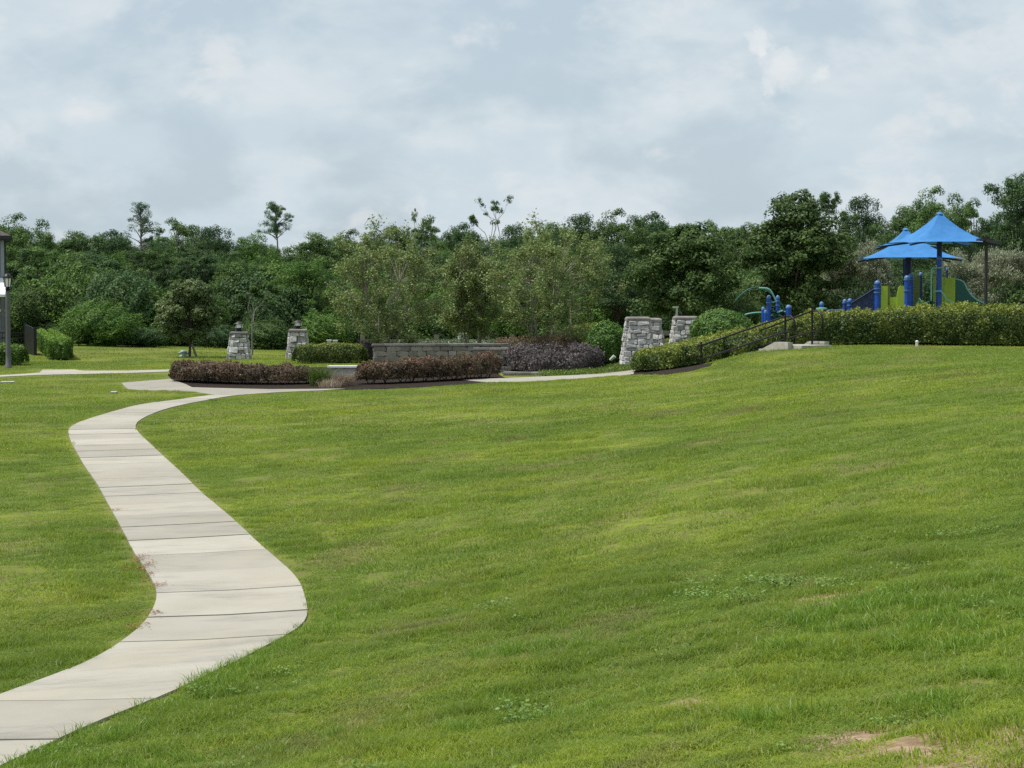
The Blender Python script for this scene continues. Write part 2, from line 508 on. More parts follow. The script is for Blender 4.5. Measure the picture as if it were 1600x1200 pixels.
# ------------------------------------------------------------------ leaves and branches
def unit(v):
    return v / np.maximum(np.linalg.norm(v, axis=1, keepdims=True), 1e-9)
def leaves_mesh(name, P, N, size, rng, aspect=.55, mat=None, axis=None, tint=None, fold=.12):
    """one folded four-cornered leaf per point"""
    n = len(P)
    N = unit(N)
    T = rng.normal(size=(n, 3)) if axis is None else axis + rng.normal(size=(n, 3)) * .25
    T = unit(T - (T * N).sum(1, keepdims=True) * N)
    B = np.cross(N, T)
    s = np.asarray(size) * (rng.uniform(.65, 1.25, n))
    s = s[:, None]
    V = np.empty((n, 4, 3))
    V[:, 0] = P - T * s * .5
    V[:, 1] = P + B * s * aspect * .5 + N * s * fold
    V[:, 2] = P + T * s * .5
    V[:, 3] = P - B * s * aspect * .5 + N * s * fold
    me = bpy.data.meshes.new(name)
    me.vertices.add(4 * n); me.loops.add(4 * n); me.polygons.add(n)
    me.vertices.foreach_set('co', V.reshape(-1).astype(np.float32))
    me.loops.foreach_set('vertex_index', np.arange(4 * n, dtype=np.int32))
    me.polygons.foreach_set('loop_start', np.arange(0, 4 * n, 4, dtype=np.int32))
    a = me.attributes.new('tint', 'FLOAT', 'POINT')
    tt = rng.uniform(0, 1, n) if tint is None else tint
    a.data.foreach_set('value', np.repeat(tt, 4).astype(np.float32))
    if mat: me.materials.append(mat)
    me.update(calc_edges=True)
    return me
def sphere_dirs(n, rng):
    return unit(rng.normal(size=(n, 3)))
def clump_points(centers, radii, per, rng, squash=.75, subs=9, subr=.42):
    """leaf points on knobbly lobes; returns points, outward normals, tint"""
    P, N, Ti = [], [], []
    for c, r in zip(centers, radii):
        sd = sphere_dirs(subs, rng)
        sd[:, 2] = np.abs(sd[:, 2]) * .9 - .25 * (rng.uniform(size=subs) < .4)
        sc = c + sd * r * np.array((1, 1, squash)) * .72
        k = max(3, int(per / subs))
        base = rng.uniform(.15, .85)
        for q in sc:
            d = sphere_dirs(k, rng)
            rr = r * subr * rng.uniform(.55, 1.1, (k, 1))
            P.append(q + d * rr * np.array((1, 1, .8)))
            N.append(d * .8 + unit(P[-1] - c) * .7 + np.array((0, 0, .55)) + rng.normal(size=(k, 3)) * .45)
            Ti.append(np.clip(base + rng.normal() * .14 + rng.normal(size=k) * .16, 0, 1))
    return np.concatenate(P), np.concatenate(N), np.concatenate(Ti)
def limb(mb, a, b, r0, r1, sag=.12, rng=None, n=6, k=5):
    a, b = np.array(a, float), np.array(b, float)
    L = np.linalg.norm(b - a)
    w = rng.normal(size=3) * L * sag * .5
    pts = []
    for i in range(k + 1):
        t = i / k
        pts.append(tuple(a + (b - a) * t + w * math.sin(math.pi * t) + np.array((0, 0, L * sag * math.sin(math.pi * t)))))
    mb.tube(pts, [r0 + (r1 - r0) * i / k for i in range(k + 1)], n)
def grow(mb, tips, p, d, L, r, depth, rng, spread=.55, up=.25, kids=(2, 3), shrink=.72):
    """recursive branching; records the ends of the last twigs"""
    p = np.array(p, float); d = np.array(d, float); d /= np.linalg.norm(d)
    pts = [tuple(p)]
    q, dd = p.copy(), d.copy()
    for i in range(3):
        dd = dd + rng.normal(size=3) * .13 + np.array((0, 0, up * .12)); dd /= np.linalg.norm(dd)
        q = q + dd * L / 3
        pts.append(tuple(q))
    mb.tube(pts, [r, r * .9, r * .8, r * .68], 5 if depth > 0 else 4, caps=False)
    if depth <= 1: tips.append((q, dd, L))
    if depth == 0: return
    for _ in range(rng.integers(kids[0], kids[1] + 1)):
        nd = dd + rng.normal(size=3) * spread + np.array((0, 0, up))
        grow(mb, tips, q, nd, L * shrink * rng.uniform(.8, 1.15), r * .64, depth - 1, rng, spread, up, kids, shrink)

def broad_tree(seed, Ht=10., W=7., base=.18, lobes=26, per=210, leaf=.26, mat='forest_leaf', bark='bark', topw=.75, aspect=.6, leanlobe=1.0):
    rng = np.random.default_rng(seed)
    zc, rz = Ht * (1 + base) / 2, Ht * (1 - base) / 2
    C, Rr = [], []
    while len(C) < lobes:
        v = rng.uniform(-1, 1, 3)
        l = (np.abs(v) ** 2.5).sum() ** (1 / 2.5)
        if l > 1 or l < .30: continue
        if v[2] < -.2 and rng.uniform() < .4: continue
        w = W / 2 * (topw + (1 - topw) * (1 - max(0, v[2])))
        r = W * rng.uniform(.095, .175) * leanlobe
        C.append((v[0] * (w - r * .6), v[1] * (w - r * .6), zc + v[2] * (rz - r * .6)))
        Rr.append(r)
    C, Rr = np.array(C), np.array(Rr)
    P, N, Ti = clump_points(C, Rr, per, rng, .8, 11, .40)
    crown = leaves_mesh('crown', P, N, leaf, rng, aspect, M[mat], tint=Ti)
    mb = MB()
    top = (rng.normal() * .3, rng.normal() * .3, Ht * .8)
    limb(mb, (0, 0, -.3), top, Ht * .020, Ht * .005, .02, rng, 8, 6)
    for c, r in list(zip(C, Rr))[:16]:
        t = np.clip((c[2] / Ht) * .62, .12, .72)
        limb(mb, (top[0] * t, top[1] * t, Ht * .8 * t), c, Ht * .008, Ht * .002, .06, rng, 5, 4)
    return crown, mb.mesh('trunk', smooth=True), M[bark]
def pine_tree(seed, Ht=14., W=5., base=.5, lobes=18, per=300, leaf=.34):
    rng = np.random.default_rng(seed)
    mb = MB()
    lean = rng.normal(size=2) * .35
    limb(mb, (0, 0, -.3), (lean[0], lean[1], Ht * .97), Ht * .014, Ht * .004, .01, rng, 8, 8)
    C, Rr = [], []
    for i in range(lobes):
        t = min(.99, base + (1 - base) * (i + .5) / lobes + rng.normal() * .025)
        a = i * 2.4 + rng.normal() * .9
        rr = W / 2 * (1.0 - .62 * max(0, (t - base) / (1 - base)) ** 1.5) * rng.uniform(.15, 1.0)
        c = (lean[0] * t + math.cos(a) * rr, lean[1] * t + math.sin(a) * rr, Ht * min(.985, t + rng.normal() * .02) + rr * .22)
        limb(mb, (lean[0] * t, lean[1] * t, Ht * (t - .03)), c, Ht * .0045, Ht * .0015, .05, rng, 5, 4)
        C.append(c); Rr.append(W * rng.uniform(.075, .155))
    P, N, Ti = clump_points(np.array(C), np.array(Rr), per, rng, .85, 8)
    crown = leaves_mesh('crown', P, N, leaf, rng, .22, M['pine_needle'], tint=Ti)
    return crown, mb.mesh('trunk', smooth=True), M['grey_bark']
def snag_tree(seed, Ht=10., leafy=.4, spread=.5):
    rng = np.random.default_rng(seed)
    mb, tips = MB(), []
    limb(mb, (0, 0, -.3), (0, 0, Ht * .55), Ht * .013, Ht * .008, .01, rng, 7, 5)
    for k in range(3):
        a = k * 2.1 + rng.uniform(0, 1)
        grow(mb, tips, (0, 0, Ht * (.42 + .06 * k)), (math.cos(a) * .55, math.sin(a) * .55, 1), Ht * .17, Ht * .006, 4, rng, spread, .22, (1, 3), .76)
    zt = max(t[0][2] for t in tips)
    sc = Ht / zt
    tips = [(q * 1.0, d, L) for q, d, L in tips]
    top = [t for t in tips if t[0][2] > zt * .72]
    keep = [t for t in top if rng.uniform() < leafy]
    keep = keep or top[:3]
    C = np.array([t[0] for t in keep]); Rr = np.full(len(C), Ht * .040) * rng.uniform(.6, 1.3, len(C))
    P, N, Ti = clump_points(C, Rr, 110, rng, .7, 9)
    crown = leaves_mesh('crown', P, N, .13, rng, .55, M['forest_leaf'], tint=Ti)
    tr = mb.mesh('trunk', smooth=True)
    for me in (crown, tr):
        me.transform(Matrix.Scale(sc, 4))
    return crown, tr, M['grey_bark']
def myrtle_tree(seed, Ht=4.4, W=4.2, leaf=.085, per=62, stems=6, low=.16):
    """vase of several stems opening into a wide airy crown"""
    rng = np.random.default_rng(seed)
    mb = MB()
    rx, zc, rz = W / 2, Ht * (.52 + low / 2), Ht * (.48 - low / 2)
    K = 165
    v = sphere_dirs(K, rng) * (rng.uniform(.12, 1, (K, 1)) ** .45)
    v *= (1 + .16 * (vnoise(v[:, 0] * 3 + 5, v[:, 1] * 3 + v[:, 2] * 2, seed)[:, None] - .5) * 2)
    C = np.c_[v[:, 0] * rx, v[:, 1] * rx, zc + v[:, 2] * rz]
    C[:, :2] *= np.clip(.86 + .3 * (C[:, 2:3] / Ht), .86, 1.04)
    st = []
    for k in range(stems):
        a = 2 * math.pi * k / stems + rng.uniform(-.4, .4)
        e = np.array((math.cos(a) * rx * rng.uniform(.30, .55), math.sin(a) * rx * rng.uniform(.30, .55), Ht * rng.uniform(.50, .66)))
        b = np.array((math.cos(a) * .10, math.sin(a) * .10, -.1))
        w = rng.normal(size=3) * .14
        pts = [tuple(b + (e - b) * t + w * math.sin(t * 5)) for t in np.linspace(0, 1, 9)]
        mb.tube(pts, list(np.linspace(.048, .018, 9)), 6)
        st.append(np.array(pts))
    S = np.concatenate([q[2:] for q in st])
    P, N, Ti = [], [], []
    for c in C:
        d = np.linalg.norm((S - c) * np.array((1, 1, .75)), axis=1) + np.where(S[:, 2] > c[2] - .1, 1.2, 0)
        q = S[int(np.argmin(d))]
        limb(mb, q, c, .014, .005, .05, rng, 5, 4)
        for _ in range(4):
            dd = rng.normal(size=3) * .7 + unit((c - np.array((0, 0, zc * .5)))[None])[0] * .8
            e = c + dd / np.linalg.norm(dd) * rng.uniform(.22, .48)
            limb(mb, c, e, .005, .002, .05, rng, 4, 2)
            n = int(per / 4)
            t = rng.uniform(0, 1.15, (n, 1))
            pp = c + (e - c) * t + rng.normal(size=(n, 3)) * .085
            P.append(pp); N.append(rng.normal(size=(n, 3)) * .7 + np.array((0, 0, .9)))
            Ti.append(np.clip(rng.uniform(.2, .8) + rng.normal(size=n) * .2, 0, 1))
    crown = leaves_mesh('crown', np.concatenate(P), np.concatenate(N), leaf, rng, .5, M['myrtle_leaf'], tint=np.concatenate(Ti))
    return crown, mb.mesh('trunk', smooth=True), M['pale_bark']
def feather_tree(seed, Ht=4., W=4.):
    rng = np.random.default_rng(seed)
    mb, tips = MB(), []
    for k in range(8):
        a = 2 * math.pi * k / 8 + rng.uniform(-.3, .3)
        tl = rng.uniform(.15, .6)
        grow(mb, tips, (math.cos(a) * .12, math.sin(a) * .12, -.1), (math.cos(a) * tl, math.sin(a) * tl, 1), Ht * .26, .035, 5, rng, .34, .18, (2, 3), .78)
    Q = np.array([t[0] for t in tips]); D = np.array([t[1] for t in tips]); L = np.array([t[2] for t in tips])
    sx = (W / 2) / np.percentile(np.hypot(Q[:, 0], Q[:, 1]), 96); sz = Ht / np.percentile(Q[:, 2], 98.5)
    idx = np.repeat(np.arange(len(Q)), 44); n = len(idx)
    P = (Q[idx] - D[idx] * (rng.uniform(-.3, 1.2, (n, 1)) * L[idx, None]) + rng.normal(size=(n, 3)) * .10) * np.array((sx, sx, sz))
    ax = D[idx] * .5 + np.array((0, 0, .6)) + rng.normal(size=(n, 3)) * .3
    crown = leaves_mesh('crown', P, rng.normal(size=(n, 3)), .15, rng, .20, M['feather_leaf'], axis=ax)
    tr = mb.mesh('trunk', smooth=True)
    tr.transform(Matrix.Diagonal((sx, sx, sz, 1)))
    return crown, tr, M['grey_bark']
def ball_foliage(seed, rx, ry, rz, leaf, dens, mat, flat=0.0, knob=.06):
    """clipped or loose rounded shrub standing on z = 0"""
    rng = np.random.default_rng(seed)
    n = int(dens * 4 * math.pi * ((rx * ry) ** 1.6 / 3 + (rx * rz) ** 1.6 / 3 + (ry * rz) ** 1.6 / 3) ** (1 / 1.6))
    d = sphere_dirs(n, rng)
    w = vnoise(d[:, 0] * 4 + 9, d[:, 1] * 4 + d[:, 2] * 3.1 + 5, seed) - .5
    w2 = vnoise(d[:, 0] * 9 + 3, d[:, 1] * 9 + d[:, 2] * 8 + 1, seed + 5) - .5
    r = 1 - rng.exponential(.075, n) + w * knob * 2 + w2 * knob * 1.4
    P = d * np.array((rx, ry, rz)) * r[:, None]
    P[:, 2] += rz * .96
    P[:, 2] = np.maximum(P[:, 2], rng.uniform(.03, .12, n))
    Nn = d * 1.0 + rng.normal(size=(n, 3)) * .55 + np.array((0, 0, .25))
    Ti = np.clip(.5 + w * .6 + rng.normal(size=n) * .22, 0, 1)
    return leaves_mesh('foliage', P, Nn, leaf, rng, .6, M[mat], tint=Ti)
def core_ball(rx, ry, rz, k=.80):
    bm = bmesh.new()
    bmesh.ops.create_icosphere(bm, subdivisions=2, radius=1)
    for v in bm.verts:
        v.co = Vector((v.co.x * rx * k, v.co.y * ry * k, rz * .96 + v.co.z * rz * k))
        v.co.z = max(v.co.z, .04)
    me = bpy.data.meshes.new('inner_foliage')
    bm.to_mesh(me); bm.free()
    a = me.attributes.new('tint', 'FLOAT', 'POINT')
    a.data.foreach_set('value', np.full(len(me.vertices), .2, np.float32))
    return me
def place_tree(name, label, loc, meshes, scale=(1, 1, 1), rz=0., group=None, cat='tree'):
    crown, trunk, bark = meshes
    o = thing(name, label, cat, loc, group)
    o.scale = scale
    o.rotation_euler = (0, 0, rz)
    link_mesh('trunk', trunk, o, bark)
    link_mesh('crown', crown, o)
    return o

# ------------------------------------------------------------------ scattered stuff (instances on a cloud of points)
LIB = {}
def library(key, meshes):
    c = bpy.data.collections.new('lib_' + key)
    for i, me in enumerate(meshes):
        o = bpy.data.objects.new('%s_%02d' % (key, i), me)
        c.objects.link(o)
    LIB[key] = (c, len(meshes))
def scatter(name, key, P, rot, scl, idx, label=None, cat=None):
    n = len(P)
    me = bpy.data.meshes.new(name)
    me.vertices.add(n)
    me.vertices.foreach_set('co', np.asarray(P, np.float32).reshape(-1))
    for nm, arr in (('rot', rot), ('scl', scl)):
        a = me.attributes.new(nm, 'FLOAT_VECTOR', 'POINT')
        a.data.foreach_set('vector', np.asarray(arr, np.float32).reshape(-1))
    a = me.attributes.new('idx', 'INT', 'POINT')
    a.data.foreach_set('value', np.asarray(idx, np.int32))
    o = link_mesh(name, me)
    g = bpy.data.node_groups.new('scatter_' + name, 'GeometryNodeTree')
    g.interface.new_socket('Geometry', in_out='INPUT', socket_type='NodeSocketGeometry')
    g.interface.new_socket('Geometry', in_out='OUTPUT', socket_type='NodeSocketGeometry')
    N = g.nodes
    gi, go = N.new('NodeGroupInput'), N.new('NodeGroupOutput')
    ip, ci = N.new('GeometryNodeInstanceOnPoints'), N.new('GeometryNodeCollectionInfo')
    ci.inputs['Collection'].default_value = LIB[key][0]
    ci.inputs['Separate Children'].default_value = True
    ci.inputs['Reset Children'].default_value = True
    def na(nm, typ):
        x = N.new('GeometryNodeInputNamedAttribute'); x.data_type = typ; x.inputs[0].default_value = nm
        return next(s for s in x.outputs if s.enabled and s.name == 'Attribute')
    L = g.links
    L.new(gi.outputs[0], ip.inputs['Points'])
    L.new(ci.outputs[0], ip.inputs['Instance'])
    ip.inputs['Pick Instance'].default_value = True
    L.new(na('idx', 'INT'), ip.inputs['Instance Index'])
    e = N.new('FunctionNodeEulerToRotation')
    L.new(na('rot', 'FLOAT_VECTOR'), e.inputs[0])
    L.new(e.outputs[0], ip.inputs['Rotation'])
    L.new(na('scl', 'FLOAT_VECTOR'), ip.inputs['Scale'])
    L.new(ip.outputs[0], go.inputs[0])
    m = o.modifiers.new('scatter', 'NODES')
    m.node_group = g
    tag(o, label, cat, None, 'stuff')
    return o
def blades_mesh(name, n, radius, h, w, seed, mat, lean=.75, droop=.75):
    """a patch of grass blades, two bent segments each"""
    rng = np.random.default_rng(seed)
    r = radius * np.sqrt(rng.uniform(0, 1, n)); a = rng.uniform(0, 2 * math.pi, n)
    B = np.c_[r * np.cos(a), r * np.sin(a), np.full(n, -.012)]
    hh = h * rng.uniform(.45, 1.15, n)
    la = rng.uniform(0, 2 * math.pi, n)
    ld = np.c_[np.cos(la), np.sin(la), np.zeros(n)]
    k = rng.uniform(.1, 1, n)[:, None] * lean
    mid = B + ld * k * hh[:, None] * .45 + np.c_[np.zeros(n), np.zeros(n), hh * .6]
    tip = B + ld * (k * 1.0 + droop * rng.uniform(0, 1, (n, 1))) * hh[:, None] + np.c_[np.zeros(n), np.zeros(n), hh * rng.uniform(.8, 1.0, n)]
    wa = la + math.pi / 2 + rng.normal(size=n) * .8
    wd = np.c_[np.cos(wa), np.sin(wa), np.zeros(n)] * (w * rng.uniform(.6, 1.2, n))[:, None] * .5
    V = np.stack([B - wd, B + wd, mid + wd * .8, mid - wd * .8, tip], 1).reshape(-1, 3)
    i0 = np.arange(n) * 5
    F4 = np.stack([i0, i0 + 1, i0 + 2, i0 + 3], 1); F3 = np.stack([i0 + 3, i0 + 2, i0 + 4], 1)
    me = bpy.data.meshes.new(name)
    me.vertices.add(5 * n); me.loops.add(7 * n); me.polygons.add(2 * n)
    me.vertices.foreach_set('co', V.reshape(-1).astype(np.float32))
    me.loops.foreach_set('vertex_index', np.concatenate([F4.reshape(-1), F3.reshape(-1)]).astype(np.int32))
    me.polygons.foreach_set('loop_start', np.concatenate([np.arange(n) * 4, 4 * n + np.arange(n) * 3]).astype(np.int32))
    a = me.attributes.new('tint', 'FLOAT', 'POINT')
    a.data.foreach_set('value', np.repeat(rng.uniform(0, 1, n) ** 1.6, 5).astype(np.float32))
    me.materials.append(mat)
    me.update(calc_edges=True)
    return me

# ================================================================== walk: edges read from the photograph
L_PX = [(-420, 1262), (-260, 1192), (-120, 1136), (-50, 1108), (0, 1088), (90, 1056), (150, 1030), (195, 1001), (225, 976), (241, 951), (246, 929), (234, 902), (214, 872), (206, 858), (175, 800), (153, 760), (131, 727), (112, 693), (107, 676), (111, 668), (131, 658), (166, 647), (219, 633), (266, 626.5), (312, 620.5), (333, 617.5)]
R_PX = [(-520, 1520), (-330, 1400), (-190, 1308), (-80, 1242), (22, 1189), (75, 1168), (150, 1131), (214, 1108), (319, 1061), (424, 1007), (466, 985), (480, 968), (480, 948), (467, 910), (447, 888), (406, 852), (366, 815), (312, 768), (275, 732), (237, 697), (216, 676), (212, 666), (222, 655), (250, 643), (291, 632), (344, 622), (372, 618)]
def resample(pts, step):
    pts = [np.array(p[:2]) for p in pts]
    P = [pts[0]]
    # Catmull-Rom, dense
    dense = []
    for i in range(len(pts) - 1):
        p0, p1, p2, p3 = pts[max(i - 1, 0)], pts[i], pts[i + 1], pts[min(i + 2, len(pts) - 1)]
        for k in range(12):
            t = k / 12
            dense.append(.5 * ((2 * p1) + (p2 - p0) * t + (2 * p0 - 5 * p1 + 4 * p2 - p3) * t * t + (3 * p1 - p0 - 3 * p2 + p3) * t ** 3))
    dense.append(pts[-1])
    dense = np.array(dense)
    s = np.r_[0, np.cumsum(np.linalg.norm(np.diff(dense, axis=0), axis=1))]
    n = max(2, int(round(s[-1] / step)) + 1)
    q = np.linspace(0, s[-1], n)
    return np.c_[np.interp(q, s, dense[:, 0]), np.interp(q, s, dense[:, 1])]
LW = resample([hit(*p) for p in L_PX], .25)
RW = resample([hit(*p) for p in R_PX], .25)
def smooth_line(A, k=4):
    B = A.copy()
    for _ in range(k):
        B[1:-1] = .25 * B[:-2] + .5 * B[1:-1] + .25 * B[2:]
    return B
LW, RW = smooth_line(LW), smooth_line(RW)
# pair the two edges: monotone walk that keeps the rungs short
pairs = []
j = 0
for i in range(len(LW)):
    d = np.linalg.norm(RW[j:] - LW[i], axis=1)
    d += np.arange(len(d)) * .004
    j = j + int(np.argmin(d))
    pairs.append((LW[i], RW[j], j))
rung_L = np.array([p[0] for p in pairs]); jj = smooth_line(np.array([[float(p[2]), 0] for p in pairs]), 30)[:, 0]
rung_R = np.c_[np.interp(jj, np.arange(len(RW)), RW[:, 0]), np.interp(jj, np.arange(len(RW)), RW[:, 1])]
mid_s = np.r_[0, np.cumsum(np.linalg.norm(np.diff((rung_L + rung_R) / 2, axis=0), axis=1))]
def rung(s):
    return (np.array((np.interp(s, mid_s, rung_L[:, 0]), np.interp(s, mid_s, rung_L[:, 1]))),
            np.array((np.interp(s, mid_s, rung_R[:, 0]), np.interp(s, mid_s, rung_R[:, 1]))))
PATH_POLY = [tuple(p) for p in rung_L] + [tuple(p) for p in rung_R[::-1]]
def px_poly(pts):
    return [tuple(hit(*p))[:2] for p in pts]
JUNC = px_poly([(333, 617.5), (308, 613.5), (281, 611.5), (219, 610.5), (200, 608.5), (194, 604), (190, 599), (231, 595.5), (266, 593), (290, 601), (300, 606), (420, 609), (500, 608.5), (540, 608), (500, 611), (437, 613.5), (372, 618), (344, 622)])
STRIP = px_poly([(720, 594), (745, 592), (790, 591.6), (850, 589), (900, 587), (942, 584.5), (975, 581), (992, 579), (984, 586.5), (940, 590), (900, 593), (850, 596), (800, 598), (760, 598)])
FAR_STRIP = px_poly([(-30, 588.5), (20, 586), (62, 583), (66, 578.5), (115, 578), (130, 580), (200, 580), (285, 577.5), (285, 580.5), (200, 583.5), (120, 585.3), (60, 586.5), (0, 589.5), (-30, 590)])
BED1 = px_poly([(262, 606), (300, 608.5), (420, 610), (520, 610), (620, 607.5), (700, 603), (775, 598), (790, 591), (770, 577), (640, 575), (500, 574), (330, 576), (270, 584)])
BED2 = px_poly([(982, 586.5), (1040, 586), (1080, 580), (1110, 572), (1115, 567), (1030, 569), (990, 573)])
BARE = [(hit(*c), a, b) for c, a, b in (((1600, 1172), 1.0, .50), ((1440, 1165), .60, .34), ((1335, 1147), .36, .28), ((1530, 1150), .5, .25), ((1265, 950), .22, .2), ((845, 1110), .10, .35),
        ((1080, 1105), .15, .2), ((1290, 940), .3, .3), ((1430, 1080), .3, .2))]
def bare(x, y):
    x, y = np.asarray(x, float), np.asarray(y, float)
    out = np.zeros(x.shape)
    n = vnoise(x * 2.6, y * 2.6, 3) * .5 + vnoise(x * 8, y * 8, 4) * .5
    for c, a, b in BARE:
        r = np.sqrt(((x - c.x) / a) ** 2 + ((y - c.y) / b) ** 2)
        out = np.maximum(out, 1 - sstep(r + (n - .5) * 1.6, .66, 1.15))
    return out
def HL(x, y):
    """lawn surface: the ground with the lumps and hollows of old turf, dying out towards the walk"""
    x, y = np.asarray(x, float), np.asarray(y, float)
    d = np.full(x.shape, 9.0)
    for L in (rung_L[::3], rung_R[::3]):
        for p in L:
            d = np.minimum(d, np.hypot(x - p[0], y - p[1]))
    k = sstep(d, .12, .9) * (1 - sstep(y, 46, 58)) * ~inside(x, y, PATH_POLY)
    ca, sa = math.cos(1.0), math.sin(1.0)
    u, v = x * ca + y * sa, -x * sa + y * ca          # furrows left by the mower across the slope
    lump = (vnoise(u * .5, v * 1.5, 41) - .5) * .065 + (vnoise(u * 1.7, v * 3.0, 42) - .5) * .045 + (vnoise(x * 5, y * 5, 43) - .5) * .028
    return H(x, y) + lump * k
# ------------------------------------------------------------------ lawn sheet
def axis_x():
    return np.unique(np.round(np.concatenate([[-700, -400, -200, -100, -70, -50, -40, -34], np.arange(-30, -6, .6), np.arange(-6, 6, .14), np.arange(6, 26, .5), [28, 32, 40, 50, 70, 100, 200, 400, 700]]), 3))
def axis_y():
    return np.unique(np.round(np.concatenate([[-300, -100, -40, -20, -10, -4, 0, 3], np.arange(5, 24, .13), np.arange(24, 58, .28), np.arange(58, 112, .42), np.arange(112, 160, 4), [180, 220, 300, 450, 700, 1000]]), 3))
gx, gy = np.meshgrid(axis_x(), axis_y())
gz = HL(gx, gy)
ny, nx = gx.shape
me = bpy.data.meshes.new('lawn')
ii = np.arange(nx * ny).reshape(ny, nx)
quads = np.stack([ii[:-1, :-1], ii[:-1, 1:], ii[1:, 1:], ii[1:, :-1]], -1).reshape(-1, 4)
me.vertices.add(nx * ny); me.loops.add(4 * len(quads)); me.polygons.add(len(quads))
me.vertices.foreach_set('co', np.stack([gx, gy, gz], -1).reshape(-1).astype(np.float32))
me.loops.foreach_set('vertex_index', quads.reshape(-1).astype(np.int32))
me.polygons.foreach_set('loop_start', np.arange(0, 4 * len(quads), 4, dtype=np.int32))
me.polygons.foreach_set('use_smooth', np.ones(len(quads), bool))
a = me.attributes.new('bare', 'FLOAT', 'POINT')
a.data.foreach_set('value', bare(gx, gy).reshape(-1).astype(np.float32))
me.update(calc_edges=True)
tag(link_mesh('lawn', me, None, M['turf']), 'sloping park lawn rising from the walk to the playground', None, None, 'structure')
def sheet(name, poly, mat, dz, label, thick=.10, kind='structure', parent=None, step=.9):
    """a slab with the outline poly laid on the ground: triangulated, cut into a fine grid so that it follows the slope"""
    bm = bmesh.new()
    vs = [bm.verts.new((p[0], p[1], 0)) for p in poly]
    f = bm.faces.new(vs)
    xs = [p[0] for p in poly]; ys = [p[1] for p in poly]
    for ax, lo, hi in ((0, min(xs), max(xs)), (1, min(ys), max(ys))):
        q = lo + step
        while q < hi:
            n = Vector((1, 0, 0)) if ax == 0 else Vector((0, 1, 0))
            c = Vector((q, 0, 0)) if ax == 0 else Vector((0, q, 0))
            bmesh.ops.bisect_plane(bm, geom=list(bm.verts) + list(bm.edges) + list(bm.faces), plane_co=c, plane_no=n)
            q += step
    ext = bmesh.ops.extrude_face_region(bm, geom=list(bm.faces))
    low = [v for v in ext['geom'] if isinstance(v, bmesh.types.BMVert)]
    lowset = set(low)
    hs = H(np.array([v.co.x for v in bm.verts]), np.array([v.co.y for v in bm.verts]))
    for v, h in zip(bm.verts, hs):
        v.co.z = h + dz - (thick if v in lowset else 0)
    bmesh.ops.recalc_face_normals(bm, faces=bm.faces)
    me = bpy.data.meshes.new(name)
    bm.to_mesh(me); bm.free()
    o = link_mesh(name, me, parent, mat)
    if kind: tag(o, label, None, None, kind)
    return o
path = sheet('path', PATH_POLY, M['joint'], -.030, 'pale concrete walk curving up through the lawn', .12)
slab_marks = np.arange(.35, mid_s[-1], 1.5)
for k in range(len(slab_marks) - 1):
    s0, s1 = slab_marks[k] + .016, slab_marks[k + 1] - .016
    sub = 4
    vs, top = [], []
    for q in range(sub + 1):
        a, b = rung(s0 + (s1 - s0) * q / sub)
        for t in (0, .5, 1):
            p = a + (b - a) * t
            vs.append((p[0], p[1], H(p[0], p[1]) + .022 + .004 * math.sin(k * 7.7)))
    n = len(vs)
    vs += [(x, y, z - .09) for x, y, z in vs]
    fs = []
    for q in range(sub):
        for t in range(2):
            i = q * 3 + t
            fs.append((i, i + 1, i + 4, i + 3))
    rim = [0, 1, 2] + [3 * q + 2 for q in range(1, sub + 1)] + [3 * sub + 1, 3 * sub] + [3 * q for q in range(sub - 1, 0, -1)]
    for i in range(len(rim)):
        a, b = rim[i], rim[(i + 1) % len(rim)]
        fs.append((a, a + n, b + n, b))
    mb = MB(); mb.add(vs, fs)
    mb.build('slab', M['walk'], path)
sheet('path_junction', JUNC, M['walk'], .020, 'concrete walk widening in front of the planted bed', .12)
sheet('path_strip', STRIP, M['walk'], .022, 'strip of concrete walk leading to the steps', .12)
sheet('far_path', FAR_STRIP, M['walk'], .020, 'distant concrete walk passing the lamp post', .12, step=1.4)
sheet('mulch_bed', BED1, M['mulch'], .014, 'dark mulch bed under the reddish hedges', .1)
sheet('mulch_strip', BED2, M['mulch'], .014, 'dark mulch under the hedge beside the steps', .1)
HARD = [PATH_POLY, JUNC, STRIP, FAR_STRIP, BED1, BED2]

# ------------------------------------------------------------------ grass
library('turf', [blades_mesh('turf', 92, .14, .066, .0064, 10 + i, M['grass']) for i in range(6)]
        + [blades_mesh('turf', 150, .34, .055, .0085, 20 + i, M['grass']) for i in range(4)]
        + [blades_mesh('turf', 190, .75, .055, .016, 30 + i, M['grass']) for i in range(4)]
        + [blades_mesh('turf', 60, .12, .135, .0062, 40 + i, M['tall_grass'], .6, .6) for i in range(5)])
def frustum_points(n, y0, y1, rng, power=1.0, margin=.09):
    q = np.linspace(y0, y1, 400)
    cdf = np.cumsum(.25 * q + 3.2)
    y = np.interp(rng.uniform(0, 1, n), cdf / cdf[-1], q)
    x = rng.uniform(-1, 1, n) * (.25 * y + 3.2)
    return x, y
def free(x, y, r=0.0):
    m = np.ones(x.shape, bool)
    for p in HARD:
        m &= ~inside(x, y, p)
        if r > 0:
            for k in range(8):
                m &= ~inside(x + r * math.cos(k * .785), y + r * math.sin(k * .785), p)
    return m
def slope_rot(x, y, rng, tilt=.10):
    e = .25
    sx = (H(x + e, y) - H(x - e, y)) / (2 * e); sy = (H(x, y + e) - H(x, y - e)) / (2 * e)
    # tilt to the slope, then a random turn about the vertical is folded into the patch itself
    return np.c_[np.arctan(sy) + rng.normal(size=len(x)) * .02, -np.arctan(sx) + rng.normal(size=len(x)) * .02, rng.uniform(-.35, .35, len(x))]
